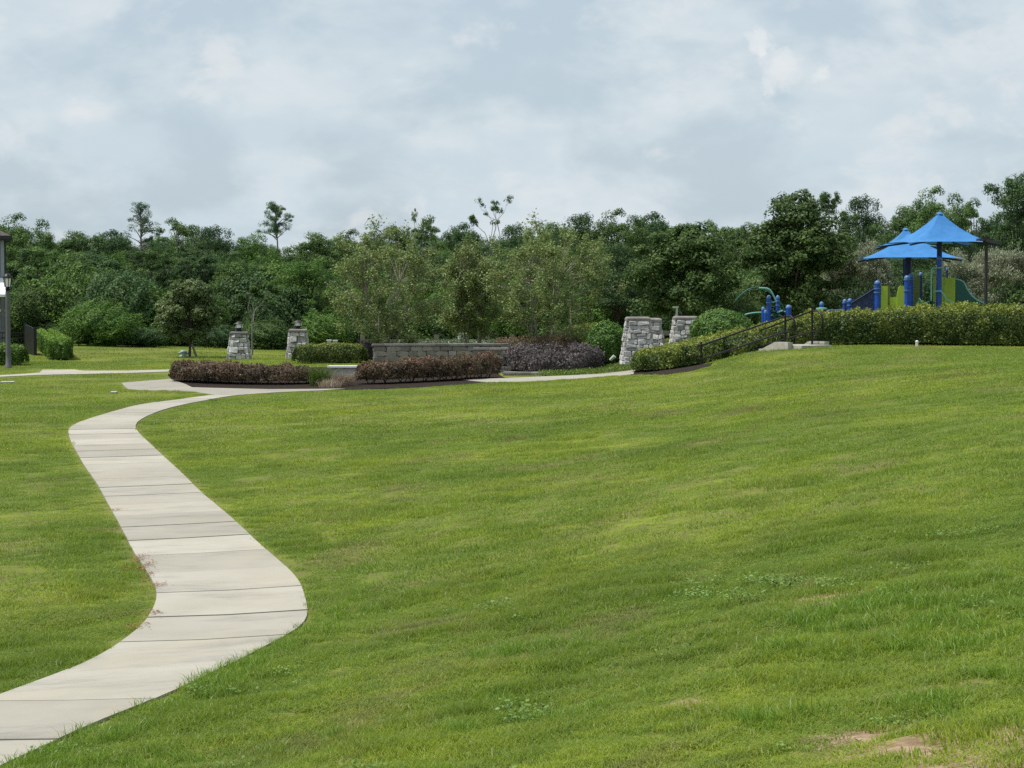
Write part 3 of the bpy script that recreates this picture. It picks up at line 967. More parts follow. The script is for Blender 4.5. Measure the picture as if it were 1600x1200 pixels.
def lay_grass():
    rng = np.random.default_rng(5)
    Xs, Ys, Sc, Id = [], [], [], []
    for n, y0, y1, i0, ni, sc, rr in ((28500, 6.5, 21, 0, 6, 1.0, .10), (14000, 19, 44, 6, 4, 1.0, .29), (9000, 40, 82, 10, 4, 1.0, .66), (1500, 78, 104, 10, 4, 1.3, .85), (72000, 18, 66, 0, 6, .8, -1)):
        x, y = frustum_points(n, y0, y1, rng)
        b = bare(x, y)
        if rr < 0:                       # small tufts fill the band along the edges of the walk and beds
            near = ~free(x, y, .75)
            x, y, b = x[near], y[near], b[near]
            n = len(x)
            rr = .10
        m = free(x, y, rr) & (rng.uniform(0, 1, n) > b * .80)
        thin = vnoise(x * .8 + 3, y * .8, 9) * .6 + vnoise(x * 2.6, y * 2.6, 11) * .4
        m &= rng.uniform(0, 1, n) < .72 + .6 * thin
        x, y = x[m], y[m]
        h = (.45 + .8 * vnoise(x * .9, y * .7, 2)) * (.35 + 1.25 * vnoise(x * 3.3, y * 3.3, 6) ** 1.4) * sc
        Xs.append(x); Ys.append(y); Sc.append(np.c_[np.full(len(x), sc), np.full(len(x), sc), h]); Id.append(i0 + rng.integers(0, ni, len(x)))
    # rough unmown tufts: along the lower edge of the walk and over the slope next to the camera
    n = 12500
    x, y = frustum_points(n, 6.5, 24, rng)
    i = np.argmin(((x[:, None] - RW[None, ::4, 0]) ** 2 + (y[:, None] - RW[None, ::4, 1]) ** 2), axis=1)
    dr = np.sqrt((x - RW[::4][i, 0]) ** 2 + (y - RW[::4][i, 1]) ** 2)
    rough = vnoise(x * .75 + 7, y * .75, 21) * .6 + vnoise(x * 2.3, y * 2.3, 22) * .4
    want = np.maximum(np.exp(-(dr / .45) ** 2) * .9 * (y < 21), sstep(rough + .05 * (x > .8) + .10 * (x > 1.5), .58, .74) * (y < 16)) * .9
    m = free(x, y, .03) & (rng.uniform(0, 1, n) < want) & (rng.uniform(0, 1, n) > bare(x, y) * 2.2)
    x, y = x[m], y[m]
    s = rng.uniform(.45, 1.0, len(x))
    Xs.append(x); Ys.append(y); Sc.append(np.c_[s, s, s]); Id.append(14 + rng.integers(0, 5, len(x)))
    x, y = np.concatenate(Xs), np.concatenate(Ys)
    P = np.c_[x, y, HL(x, y)]
    rot = slope_rot(x, y, rng)
    rot[:, 2] = rng.uniform(0, 2 * math.pi, len(x)) * 0 + rng.uniform(-.5, .5, len(x))
    scatter('grass', 'turf', P, rot, np.concatenate(Sc), np.concatenate(Id), 'mown green turf with longer tufts covering the slope', 'grass')
lay_grass()
def weed_mesh(seed):
    rng = np.random.default_rng(seed)
    n = 46
    r = .16 * np.sqrt(rng.uniform(0, 1, n)); a = rng.uniform(0, 6.28, n)
    P = np.c_[r * np.cos(a), r * np.sin(a), rng.uniform(.015, .07, n)]
    return leaves_mesh('weed', P, rng.normal(size=(n, 3)) * .35 + np.array((0, 0, 1)), .030, rng, .62, M['weed'])
library('weed', [weed_mesh(60 + i) for i in range(4)])
def lay_weeds():
    rng = np.random.default_rng(15)
    x, y = frustum_points(2900, 7.8, 19, rng)
    w = vnoise(x * 1.1 + 31, y * 1.1, 33) * .55 + vnoise(x * 3.5, y * 3.5, 34) * .45
    m = free(x, y) & (rng.uniform(0, 1, len(x)) < sstep(w + .03 * (x > 0), .64, .86) * .7)
    x, y = x[m], y[m]
    n = len(x)
    s = rng.uniform(.6, 1.2, n)
    scatter('weeds', 'weed', np.c_[x, y, HL(x, y)], np.c_[np.zeros(n), np.zeros(n), rng.uniform(0, 6.28, n)], np.c_[s, s, s], rng.integers(0, 4, n), 'low pale green weeds growing in the turf', 'weeds')
lay_weeds()
def fallen_needles():
    rng = np.random.default_rng(77)
    P = []
    for px, py, n, sx, sy in ((217, 878, 120, .04, .35), (226, 890, 110, .05, .2), (245, 919, 70, .06, .10), (240, 963, 50, .05, .08), (214, 984, 50, .05, .10), (181, 800, 50, .06, .10), (232, 903, 50, .04, .2)):
        c = hit(px, py)
        q = np.c_[c.x + rng.normal(size=n) * sx, c.y + rng.normal(size=n) * sy]
        P.append(q)
    P = np.concatenate(P)
    P = np.c_[P, H(P[:, 0], P[:, 1]) + .030 + rng.uniform(0, .012, len(P))]
    me = leaves_mesh('fallen_needles', P, rng.normal(size=P.shape) * .25 + np.array((0, 0, 1)), .055, rng, .16, M['needle'])
    tag(link_mesh('fallen_needles', me), 'rust brown dry needles lying along the walk edge', 'plant litter', None, 'stuff')
fallen_needles()

# ================================================================== hedges and shrubs
def hedge(name, label, pts, hw, h, leaf, dens, mat, seed, group=None, box=.45, rough=.06, stems=6, cat='hedge', deep=.10, lift=.08):
    """leafy hedge along a line of ground points; h may be a list (one height per point)"""
    rng = np.random.default_rng(seed)
    A = np.array([p[:2] for p in pts], float)
    hs = np.array(h if isinstance(h, (list, tuple)) else [h] * len(A), float)
    seg = np.r_[0, np.cumsum(np.linalg.norm(np.diff(A, axis=0), axis=1))]
    Ltot = seg[-1]
    def frame(s):
        s = np.clip(s, 0, Ltot)
        x, y = np.interp(s, seg, A[:, 0]), np.interp(s, seg, A[:, 1])
        e = .2
        dx = np.interp(np.clip(s + e, 0, Ltot), seg, A[:, 0]) - np.interp(np.clip(s - e, 0, Ltot), seg, A[:, 0])
        dy = np.interp(np.clip(s + e, 0, Ltot), seg, A[:, 1]) - np.interp(np.clip(s - e, 0, Ltot), seg, A[:, 1])
        l = np.hypot(dx, dy)
        return x, y, dx / l, dy / l, np.interp(s, seg, hs)
    def shape(s, th, k):
        x, y, dx, dy, hh = frame(s)
        e = np.minimum(s, Ltot - s)
        rnd_ = np.clip(1 - (1 - np.clip(e / (hw * .7), 0, 1)) ** 2, .0, 1) ** .5
        cx = np.sign(np.cos(th)) * np.abs(np.cos(th)) ** box * hw * k * (.55 + .45 * rnd_)
        cz = np.abs(np.sin(th)) ** box * hh * (1 - (1 - k)) * (.82 + .18 * rnd_)
        px, py = x - dy * cx, y + dx * cx
        n = np.c_[-dy * np.cos(th), dx * np.cos(th), np.sin(th)]
        return px, py, cz, n
    hm = hs.mean()
    n = int(dens * Ltot * (2 * hw + 2 * hm))
    e_ = np.geomspace(1e-7, 1, 400) * np.pi / 2
    tab = np.r_[0, e_, np.pi - e_[::-1][1:], np.pi]
    cxt, czt = np.sign(np.cos(tab)) * np.abs(np.cos(tab)) ** box * hw, np.abs(np.sin(tab)) ** box * hm
    arc = np.r_[0, np.cumsum(np.hypot(np.diff(cxt), np.diff(czt)))]; arc /= arc[-1]
    s = rng.uniform(0, Ltot, n)
    v_ = rng.uniform(0, 1, n)
    th = np.interp(v_, arc, tab)
    w = vnoise(s * 2.2, v_ * 5.0, seed) - .5
    w2 = vnoise(s * 6.5, v_ * 14.0, seed + 3) - .5
    w3 = vnoise(s * 15, v_ * 34, seed + 8) - .5
    k = 1 - rng.exponential(deep, n) + w * rough * 2.4 + w2 * rough * 2.2 + w3 * rough * 1.6
    k = np.clip(k, .2, 1.25)
    px, py, cz, nn = shape(s, th, k)
    # end faces
    ne = int(dens * 2 * hw * hm * 2)
    se = np.where(rng.uniform(0, 1, ne) < .5, 0.0, Ltot)
    the = np.pi * rng.uniform(0, 1, ne); ke = np.sqrt(rng.uniform(0, 1, ne))
    ex, ey, ez, _ = shape(se, the, ke)
    fx = frame(se)
    out = np.where(se == 0, -1.0, 1.0)
    bul = (.10 + .10 * rng.uniform(0, 1, ne)) * np.sqrt(np.clip(1 - ke ** 2, 0, 1)) * 1.2
    ex = ex + fx[2] * out * bul; ey = ey + fx[3] * out * bul
    en = np.c_[fx[2] * out, fx[3] * out, np.full(ne, .2)]
    P = np.c_[np.r_[px, ex], np.r_[py, ey], np.r_[cz, ez]]
    N = np.r_[nn, en] + rng.normal(size=(n + ne, 3)) * .55
    P[:, 2] = lift + P[:, 2] * (1 - lift / hm) + rng.normal(size=len(P)) * .012
    P[:, 2] = np.maximum(P[:, 2], lift * rng.uniform(.3, 1.4, len(P)))
    P[:, 2] += H(P[:, 0], P[:, 1])
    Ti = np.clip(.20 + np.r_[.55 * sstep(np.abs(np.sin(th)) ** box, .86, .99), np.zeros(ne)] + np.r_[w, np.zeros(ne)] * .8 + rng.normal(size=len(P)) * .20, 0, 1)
    loc = ground((A[:, 0].mean(), A[:, 1].mean()))
    o = thing(name, label, cat, loc, group)
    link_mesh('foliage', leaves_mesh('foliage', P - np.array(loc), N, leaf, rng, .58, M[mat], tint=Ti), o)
    # woody middle and inner leaves
    ns = max(4, int(Ltot / .35)); nt = 9
    ss = np.repeat(np.linspace(.06, Ltot - .06, ns), nt); tt = np.tile(np.interp(np.linspace(0, 1, nt), arc, tab), ns)
    cx, cy, cz, _ = shape(ss, tt, np.full(len(ss), .74))
    gz_ = H(cx, cy) + lift
    vs = np.c_[cx, cy, gz_ + cz * .92] - np.array(loc)
    fs = [(a * nt + b, a * nt + b + 1, (a + 1) * nt + b + 1, (a + 1) * nt + b) for a in range(ns - 1) for b in range(nt - 1)]
    fs += [tuple(range(nt)), tuple((ns - 1) * nt + b for b in range(nt - 1, -1, -1))]
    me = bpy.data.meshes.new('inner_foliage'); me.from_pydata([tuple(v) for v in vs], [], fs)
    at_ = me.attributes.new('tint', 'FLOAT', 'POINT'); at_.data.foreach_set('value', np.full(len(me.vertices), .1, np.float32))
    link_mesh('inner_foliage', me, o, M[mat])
    for q in range(stems):
        mb = MB()
        sq = Ltot * (q + .5) / stems
        x, y, dx, dy, hh = (float(v) for v in frame(np.array(sq)))
        g = H(x, y)
        for r_ in range(3):
            a = rng.uniform(0, 6.28)
            limb(mb, (x + rng.normal() * .06, y + rng.normal() * .06, g - .05), (x + math.cos(a) * hw * .7, y + math.sin(a) * hw * .7, g + hh * .62), .016, .006, .05, rng, 5, 4)
        mb.build('stem', M['twig'], o)
    return o
def line(a, b, Y0, Y1):
    return [gpx(a, Y0), gpx(b, Y1)]
# reddish hedges of the planted bed
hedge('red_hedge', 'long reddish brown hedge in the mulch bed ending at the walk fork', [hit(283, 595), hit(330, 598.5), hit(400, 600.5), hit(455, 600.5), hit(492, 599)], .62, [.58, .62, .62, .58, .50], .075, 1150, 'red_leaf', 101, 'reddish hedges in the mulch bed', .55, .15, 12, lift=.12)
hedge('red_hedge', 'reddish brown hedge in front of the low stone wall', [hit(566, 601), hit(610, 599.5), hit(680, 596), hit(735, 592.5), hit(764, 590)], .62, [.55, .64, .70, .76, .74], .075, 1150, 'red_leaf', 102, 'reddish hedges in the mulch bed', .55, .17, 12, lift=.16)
# far hedges round the plaza
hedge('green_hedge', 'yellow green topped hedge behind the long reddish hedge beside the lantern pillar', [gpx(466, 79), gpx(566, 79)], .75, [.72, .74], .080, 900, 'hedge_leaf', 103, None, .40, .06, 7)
hedge('purple_hedge', 'dark loose purplish hedge at the end of the low stone wall', [gpx(562, 81), gpx(590, 81.5)], .5, .78, .055, 1300, 'purple_leaf', 104, None, .55, .10, 4)
hedge('purple_hedge', 'feathery grey purple hedge between the stone wall and the round bush', [gpx(800, 74), gpx(850, 73), gpx(895, 72.6), gpx(934, 73)], .75, [.80, .85, .85, .78], .080, 1000, 'purple_leaf', 105, None, .75, .20, 9)
hedge('purple_hedge', 'dull olive hedge behind the grey purple hedge under the pale stemmed tree', [gpx(775, 78), gpx(900, 78)], .6, [.92, 1.0], .06, 1100, 'red_leaf', 106, None, .6, .12, 8)
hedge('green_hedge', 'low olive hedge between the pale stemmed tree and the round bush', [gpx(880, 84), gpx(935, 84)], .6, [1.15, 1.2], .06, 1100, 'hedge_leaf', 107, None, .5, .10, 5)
# hedge beside and above the steps
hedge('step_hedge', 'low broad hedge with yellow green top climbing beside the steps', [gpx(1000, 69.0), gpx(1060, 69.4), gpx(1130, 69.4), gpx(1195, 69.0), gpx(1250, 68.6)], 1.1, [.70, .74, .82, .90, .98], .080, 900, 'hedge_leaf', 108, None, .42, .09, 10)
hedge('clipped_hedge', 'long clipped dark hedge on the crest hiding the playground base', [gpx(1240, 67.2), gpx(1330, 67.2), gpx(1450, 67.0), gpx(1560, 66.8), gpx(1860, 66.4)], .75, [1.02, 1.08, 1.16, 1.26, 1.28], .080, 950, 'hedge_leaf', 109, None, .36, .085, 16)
# hedges by the house
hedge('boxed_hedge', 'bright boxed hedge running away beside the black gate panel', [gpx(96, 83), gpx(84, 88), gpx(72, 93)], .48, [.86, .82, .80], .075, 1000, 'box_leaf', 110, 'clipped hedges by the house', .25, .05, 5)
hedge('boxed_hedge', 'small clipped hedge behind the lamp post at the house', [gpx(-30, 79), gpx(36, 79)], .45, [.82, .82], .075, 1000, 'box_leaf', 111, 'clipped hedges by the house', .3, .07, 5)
def shrub(name, label, loc, rx, ry, rz, leaf, dens, mat, seed, cat='bush', knob=.06, core=.80, group=None):
    o = thing(name, label, cat, loc, group)
    link_mesh('foliage', ball_foliage(seed, rx, ry, rz, leaf, dens, mat, 0, knob), o)
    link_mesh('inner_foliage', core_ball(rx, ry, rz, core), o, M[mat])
    return o
def px_size(px, Y): return px / F * Y
shrub('round_bush', 'ball shaped dark green bush beside the thick stone pillar', gpx(949, 75), px_size(32, 75), px_size(32, 75), .78, .085, 950, 'bush_leaf', 201, knob=.07)
shrub('round_bush', 'broad dome shaped bush behind the stair rail', gpx(1128, 75, -.15), px_size(50, 75), px_size(46, 75), .80, .085, 950, 'bush_leaf', 202, knob=.06)
# ornamental grasses in the bed gap
def grass_clump(label, loc, h, w, n, mat, seed, tintw=.007):
    me = blades_mesh('grass_clump', n, w * .35, h, tintw, seed, M[mat], .9, .7)
    o = link_mesh('grass_clump', me)
    o.location = loc
    tag(o, label, 'plant')
    return o
grass_clump('yellow green arching grass clump at the end of the long reddish hedge', hit(500, 603), .75, .9, 420, 'cover_leaf', 301, .014)
grass_clump('dry straw coloured grass clump in the gap between the reddish hedges', hit(538, 604), .50, .8, 420, 'straw', 302, .012)
grass_clump('bleached twiggy grass tuft lying low beside the straw clump', hit(516, 606), .32, 1.0, 320, 'straw', 303, .012)

# ================================================================== stone pillars and walls
def stone_variants():
    out = []
    for s in range(8):
        rg = random.Random(400 + s)
        bm = bmesh.new()
        bmesh.ops.create_cube(bm, size=1)
        bmesh.ops.bevel(bm, geom=list(bm.edges), offset=.13, segments=1, affect='EDGES')
        for v in bm.verts:
            v.co += Vector((rg.uniform(-.055, .055), rg.uniform(-.10, .10), rg.uniform(-.065, .065)))
        me = bpy.data.meshes.new('stone'); bm.to_mesh(me); bm.free()
        out.append(me)
    return out
STONES = stone_variants()
for me in STONES: me.materials.append(M['field_stone'])
BLOCKS = []
for me in STONES:
    m2 = me.copy(); m2.materials.clear(); m2.materials.append(M['wall_stone']); BLOCKS.append(m2)
def put_stone(parent, pool, c, size, M3, rg, name='stone'):
    o = bpy.data.objects.new(name, rg.choice(pool))
    COL.objects.link(o)
    o.parent = parent
    m = M3.to_4x4()
    m.translation = Vector(c) - root_of(parent)
    o.matrix_local = m @ Matrix.Diagonal((*size, 1))
    return o
def pillar(label, loc, w0, w1, h, rot, seed, capw, caph=.14, lantern=False, group=None, course=(.12, .24)):
    rg = random.Random(seed)
    o = thing('stone_pillar', label, 'pillar', loc, group)
    loc = Vector(loc)
    mb = MB(); mb.box(loc + Vector((0, 0, h / 2 - .1)), (w0 - .07, w0 - .07, h + .2), rot, (w1 - .07) / (w0 - .07))
    mb.build('mortar_core', M['mortar'], o)
    tilt = math.atan((w0 - w1) / 2 / h)
    for side in range(4):
        A = Matrix.Rotation(rot + side * math.pi / 2, 3, 'Z')
        z = 0.0
        while z < h - .03:
            ch = min(rg.uniform(*course), h - z)
            if h - z - ch < .09: ch = h - z
            w = w0 + (w1 - w0) * (z + ch / 2) / h
            x = -w / 2
            while x < w / 2 - .01:
                sw = min(rg.uniform(.13, .36), w / 2 - x)
                if w / 2 - x - sw < .11: sw = w / 2 - x
                split = sw > .2 and ch > .2 and rg.random() < .3
                for part in ((0, .5), (.5, .5)) if split else ((0, 1),):
                    cz = z + ch * (part[0] + part[1] / 2)
                    c = loc + A @ Vector((x + sw / 2, -w / 2 + .012 + rg.uniform(-.035, .012), cz))
                    Rm = A @ Matrix.Rotation(-tilt + rg.uniform(-.06, .06), 3, 'X') @ Matrix.Rotation(rg.uniform(-.13, .13), 3, 'Y')
                    put_stone(o, STONES, c, (sw * rg.uniform(.94, 1.03), .17, ch * part[1] * rg.uniform(.93, 1.03)), Rm, rg)
                x += sw
            z += ch
    mb = MB()
    mb.box(loc + Vector((0, 0, h + caph * .35)), (capw, capw, caph * .7), rot)
    mb.box(loc + Vector((0, 0, h + caph * .85)), (capw, capw, caph * .3), rot, .86)
    me = mb.mesh('cap', loc)
    bm = bmesh.new(); bm.from_mesh(me)
    bmesh.ops.bevel(bm, geom=list(bm.edges), offset=.015, segments=1, affect='EDGES')
    bm.to_mesh(me); bm.free()
    link_mesh('cap', me, o, M['cap_stone'])
    return o
def pillar_top(p, Y): return at(0, p, Y).z
# two lantern pillars far over the bed
def lantern(label, loc, h=.42, r=.11):
    o = thing('pillar_lantern', label, 'lantern', loc, 'lanterns standing on the stone pillars')
    l = Vector(loc)
    mb = MB(); mb.lathe(l, [(r * 1.1, 0), (r * 1.1, h * .07), (r * .6, h * .10), (r * .6, h * .26), (r * 1.2, h * .30), (r * 1.2, h * .34)], 12); mb.build('base', M['dark_bronze'], o, True)
    mb = MB(); mb.lathe(l, [(r * 1.0, h * .342), (r * .86, h * .70)], 8); mb.build('glass', M['lamp_glass'], o)
    for k in range(4):
        a = k * math.pi / 2 + .78
        c = Vector((math.cos(a), math.sin(a), 0)) * r * 1.04
        MB().tube([l + c + Vector((0, 0, h * .33)), l + c * .9 + Vector((0, 0, h * .72))], r * .09, 5).build('cage_bar', M['dark_bronze'], o)
    mb = MB(); mb.lathe(l, [(r * 1.35, h * .70), (r * 1.30, h * .74), (r * .62, h * .86), (r * .5, h * .90), (r * .12, h * .94), (r * .12, h)], 12); mb.build('lid', M['dark_bronze'], o, True)
    return o
for px, Y, py_cap, lab, lab2, seed in ((374, 85, 518, 'small lantern topped stone pillar with a pale slim tree just beside it', 'lantern on the pillar beside the pale slim tree', 501),
                                    (466, 86, 514, 'small lantern topped stone pillar partly hidden by the yellow green topped hedge', 'lantern on the pillar partly hidden by a hedge', 502)):
    g = gpx(px, Y); top = at(px, py_cap, Y).z
    caph = .13
    pillar(lab, g, px_size(33, Y), px_size(21.5, Y), top - caph - g.z, .10, seed, px_size(29, Y), caph, group='stone pillars around the plaza', course=(.16, .30))
    lt = at(px, 501, Y).z if seed == 501 else at(px, 499, Y).z
    lantern(lab2, (g.x, g.y, top), lt - top, px_size(6.0, Y))
for px, Y, pyc, w0, w1, cw, lab, seed in ((996, 73, 495, 48, 30, 37, 'thick tapered stone pillar next to the ball shaped bush', 503), (1012, 78, 497, 48, 32, 40, 'stone pillar half hidden behind the thick tapered pillar', 504),
                                           (1071, 77, 494, 46, 32, 38, 'stone pillar standing beside the dome shaped bush', 505)):
    g = gpx(px, Y); top = at(px, pyc, Y).z; caph = .15
    pillar(lab, g, px_size(w0, Y), px_size(w1, Y), top - caph - g.z, .04, seed, px_size(cw, Y), caph, group='stone pillars around the plaza')

def block_wall(label, a, b, h, thick, seed, courses, group=None, cap=True, bl=(.28, .55)):
    """straight dry wall of squared blocks with cap stones from ground point a to b"""
    rg = random.Random(seed)
    a, b = Vector(a), Vector(b)
    base = min(a.z, b.z) - .03
    mid = Vector(((a.x + b.x) / 2, (a.y + b.y) / 2, base))
    o = thing('stone_wall', label, 'wall', mid, group)
    d = Vector((b.x - a.x, b.y - a.y, 0)); L = d.length; d.normalize()
    rot = math.atan2(d.y, d.x)
    A = Matrix.Rotation(rot, 3, 'Z')
    caph = .075
    hb = h - (caph if cap else 0)
    mb = MB(); mb.box(mid + Vector((0, 0, hb / 2)), (L - .05, thick - .06, hb - .01), rot); mb.build('mortar_core', M['mortar'], o)
    for side in (-1, 1):
        for c in range(courses):
            ch = hb / courses
            x = -L / 2
            while x < L / 2 - .01:
                sw = min(rg.uniform(*bl), L / 2 - x)
                if L / 2 - x - sw < .15: sw = L / 2 - x
                p = mid + A @ Vector((x + sw / 2, side * (thick / 2 - .05 + rg.uniform(-.006, .010)), ch * (c + .5)))
                put_stone(o, BLOCKS, p, (sw * .985, .13, ch * .97), A, rg, 'block')
                x += sw
    if cap:
        x = -L / 2 - .04
        while x < L / 2 + .03:
            sw = min(rg.uniform(.45, .75), L / 2 + .04 - x)
            mb = MB(); mb.box(mid + A @ Vector((x + sw / 2, 0, hb + caph / 2 + rg.uniform(-.003, .004))), (sw - .012, thick + .08, caph), rot)
            mb.build('cap_stone', M['cap_stone'], o)
            x += sw
    return o
Yw = 76.5
ga, gb = gpx(583, Yw), gpx(793, Yw + .6)
block_wall('long low block wall with flat cap stones behind the reddish hedge', ga, gb, at(690, 537.5, Yw).z - min(ga.z, gb.z) + .03, .40, 601, 4)
g1, g2 = gpx(735, 73.4), gpx(800, 73.2)
block_wall('short upper block of the stepped stone walls beside the grey purple hedge', g1, g2, at(780, 573, 73.3).z - min(g1.z, g2.z) + .03, .5, 602, 2, 'stepped stone walls')
g1, g2 = gpx(788, 71.2), gpx(848, 71.0)
block_wall('lowest step of the stone walls along the walk', g1, g2, at(820, 581.5, 71).z - min(g1.z, g2.z) + .03, .5, 603, 1, 'stepped stone walls')
g1, g2 = gpx(742, 76), gpx(792, 75.8)
block_wall('stub of block wall with thin cap behind the reddish hedge end', g1, g2, at(770, 543.5, 76).z - min(g1.z, g2.z) + .03, .5, 604, 4, 'stepped stone walls')
# pale seat wall in the gap between the hedges
o = thing('seat_wall', 'pale concrete seat wall glimpsed between the reddish hedges', 'wall', gpx(535, 70.5))
l = root_of(o); t = at(535, 571.5, 70.5).z
MB().box((l.x, l.y, (l.z + t) / 2 - .03), (px_size(40, 70.5), .38, t - l.z - .05)).build('body', M['concrete'], o)
MB().box((l.x, l.y, t - .03), (px_size(46, 70.5), .50, .06)).build('top', M['white_paint'], o)

# ================================================================== steps with cheek walls and rails
def steps():
    A0, A1 = ground(at(1092, 578, 68.2)), ground(at(1216, 541, 65.4))       # foot and head of the near cheek wall
    d = Vector((A1.x - A0.x, A1.y - A0.y, 0)); L = d.length; d.normalize()
    nrm = Vector((-d.y, d.x, 0))                                           # towards the far cheek
    W = 1.55
    z0, z1 = .42, 1.36
    o = thing('steps', 'concrete steps between low cheek walls climbing to the crest', 'steps', (A0.x, A0.y, z0))
    def P(s, w, z): return Vector((A0.x, A0.y, 0)) + d * s + nrm * w + Vector((0, 0, z))
    n = 7
    for k in range(n):
        rz = (z1 - z0) / n
        s0 = .25 + (L - .25) * k / n; s1 = L + .02 if k < n - 1 else L + .9
        zt = z0 + rz * (k + 1)
        poly = [P(s0, .10, zt - rz), P(s1, .10, zt - rz), P(s1, .10, zt), P(s0, .10, zt)]
        MB().prism(poly, nrm * (W - .2)).build('step', M['concrete'], o)
    # cheek walls: sloped, then a level end block
    for w, e in ((0, .52), (W, .60)):
        prof = [(-1.9, z0 - .55), (L + e, z0 - .3), (L + e, z1 + .10), (L - .05, z1 + .10), (L - .9, z1 - .24), (.0, z0 + .20), (-1.4, z0 - .12), (-1.9, z0 - .25)]
        poly = [P(s, w - .11, z) for s, z in prof]
        MB().prism(poly, nrm * .22).build('cheek_wall', M['concrete'], o)
    return A0, d, nrm, L, z0, z1, P
A0, sd, sn, SL, sz0, sz1, SP = steps()
def rail(label, a_px, b_px, Ya, Yb):
    """a_px, b_px: photo columns and rows of the lower and upper post (top, bottom)"""
    (ax, at_, ab), (bx, bt, bb) = a_px, b_px
    a0, a1, b0, b1 = at(ax, ab, Ya), at(ax, at_, Ya), at(bx, bb, Yb), at(bx, bt, Yb)
    o = thing('stair_rail', label, 'handrail', a0, 'black handrails of the steps')
    r = .030
    d = (b1 - a1); dn = d.normalized()
    ha, hb = (a1 - a0).length, (b1 - b0).length
    for p0, p1 in ((a0, a1), (b0, b1)):
        MB().tube([p0 - Vector((0, 0, .12)), p1], r * 1.1, 8).build('post', M['black_metal'], o, True)
    flat = Vector((d.x, d.y, 0)).normalized()
    ra = ha * .30
    ta, tb = a1 - Vector((0, 0, ha * .18)), b1 - Vector((0, 0, hb * .26 if label.startswith('far') else hb * .10))
    la, lb = a1 - Vector((0, 0, ha * .86)), b1 - Vector((0, 0, hb * .66))
    top_loop = []
    c = (tb + lb) / 2; rr = (tb - lb).length / 2
    top_loop = [tb + flat * .16] + [c + flat * (.16 + rr * math.sin(t)) + Vector((0, 0, rr * math.cos(t))) for t in np.linspace(.2, math.pi - .2, 9)] + [lb + flat * .16]
    c2 = (ta + la) / 2; r2 = (ta - la).length / 2
    bot_loop = [la - flat * .12] + [c2 - flat * (.12 + r2 * math.sin(t)) - Vector((0, 0, r2 * math.cos(t))) for t in np.linspace(.2, math.pi - .2, 9)] + [ta - flat * .12]
    MB().tube([ta, tb] + top_loop + [lb, la] + bot_loop + [ta], r, 8).build('handrail', M['black_metal'], o, True)
    return o
rail('handrail along the low edge of the steps, with its upper loop above the cheek wall', (1095.6, 534, 566), (1227, 490, 533), 68.2, 65.5)
rail('handrail reaching higher, its tall end post at the crest hedge', (1138, 530, 560), (1269, 480, 537.5), 69.2, 66.0)
g = gpx(1432, 65.6)
o = thing('ground_light', 'tiny white marker light at the foot of the clipped hedge', 'marker', g)
MB().box(g + Vector((0, 0, .07)), (.07, .07, .16)).build('body', M['white_paint'], o)
MB().lathe(g + Vector((0, 0, .152)), [(.05, 0), (.053, .02), (.02, .045)], 10).build('lid', M['white_paint'], o)
g = gpx(957, 73.8)
o = thing('ground_light', 'small pale spotlight in front of the ball shaped bush', 'marker', g)
MB().tube([g, g + Vector((0, 0, .22))], .015, 6).build('stake', M['dark_bronze'], o)
MB().tube([g + Vector((-.08, 0, .22)), g + Vector((.07, -.05, .36))], [.05, .07], 10).build('lamp_head', M['grey_box'], o)

# ================================================================== playground
YP = 80.0
def pz(py, Y=YP): return at(800, py, Y).z
def canopy(mb, c, side, rot, z_edge, z_top, sag=.06, n=10, power=1.55, droop=.10):
    """square shade sail: four concave sides rising to a peak, scalloped edges"""
    A = Matrix.Rotation(rot, 3, 'Z')
    hs = side / 2
    corners = [Vector((-hs, -hs, 0)), Vector((hs, -hs, 0)), Vector((hs, hs, 0)), Vector((-hs, hs, 0))]
    for q in range(4):
        a, b = corners[q], corners[(q + 1) % 4]
        vs, fs = [], []
        for i in range(n + 1):
            r = .035 + .965 * i / n
            for k in range(n + 1):
                t = k / n
                e = a.lerp(b, t)
                inw = 1 - sag * 4 * t * (1 - t) * .5 * r
                z = z_top - (z_top - z_edge) * (1 - (1 - r) ** power)
                z += -droop * .5 * (abs(2 * t - 1) ** 4) * r ** 3
                vs.append(Vector(c) * Vector((1, 1, 0)) if False else Vector((c[0], c[1], 0)) + A @ (e * (r * inw)) + Vector((0, 0, z)))
        w = n + 1
        for i in range(n):
            for k in range(n):
                fs.append((i * w + k, i * w + k + 1, (i + 1) * w + k + 1, (i + 1) * w + k))
        mb.add(vs, fs)
    return corners, A
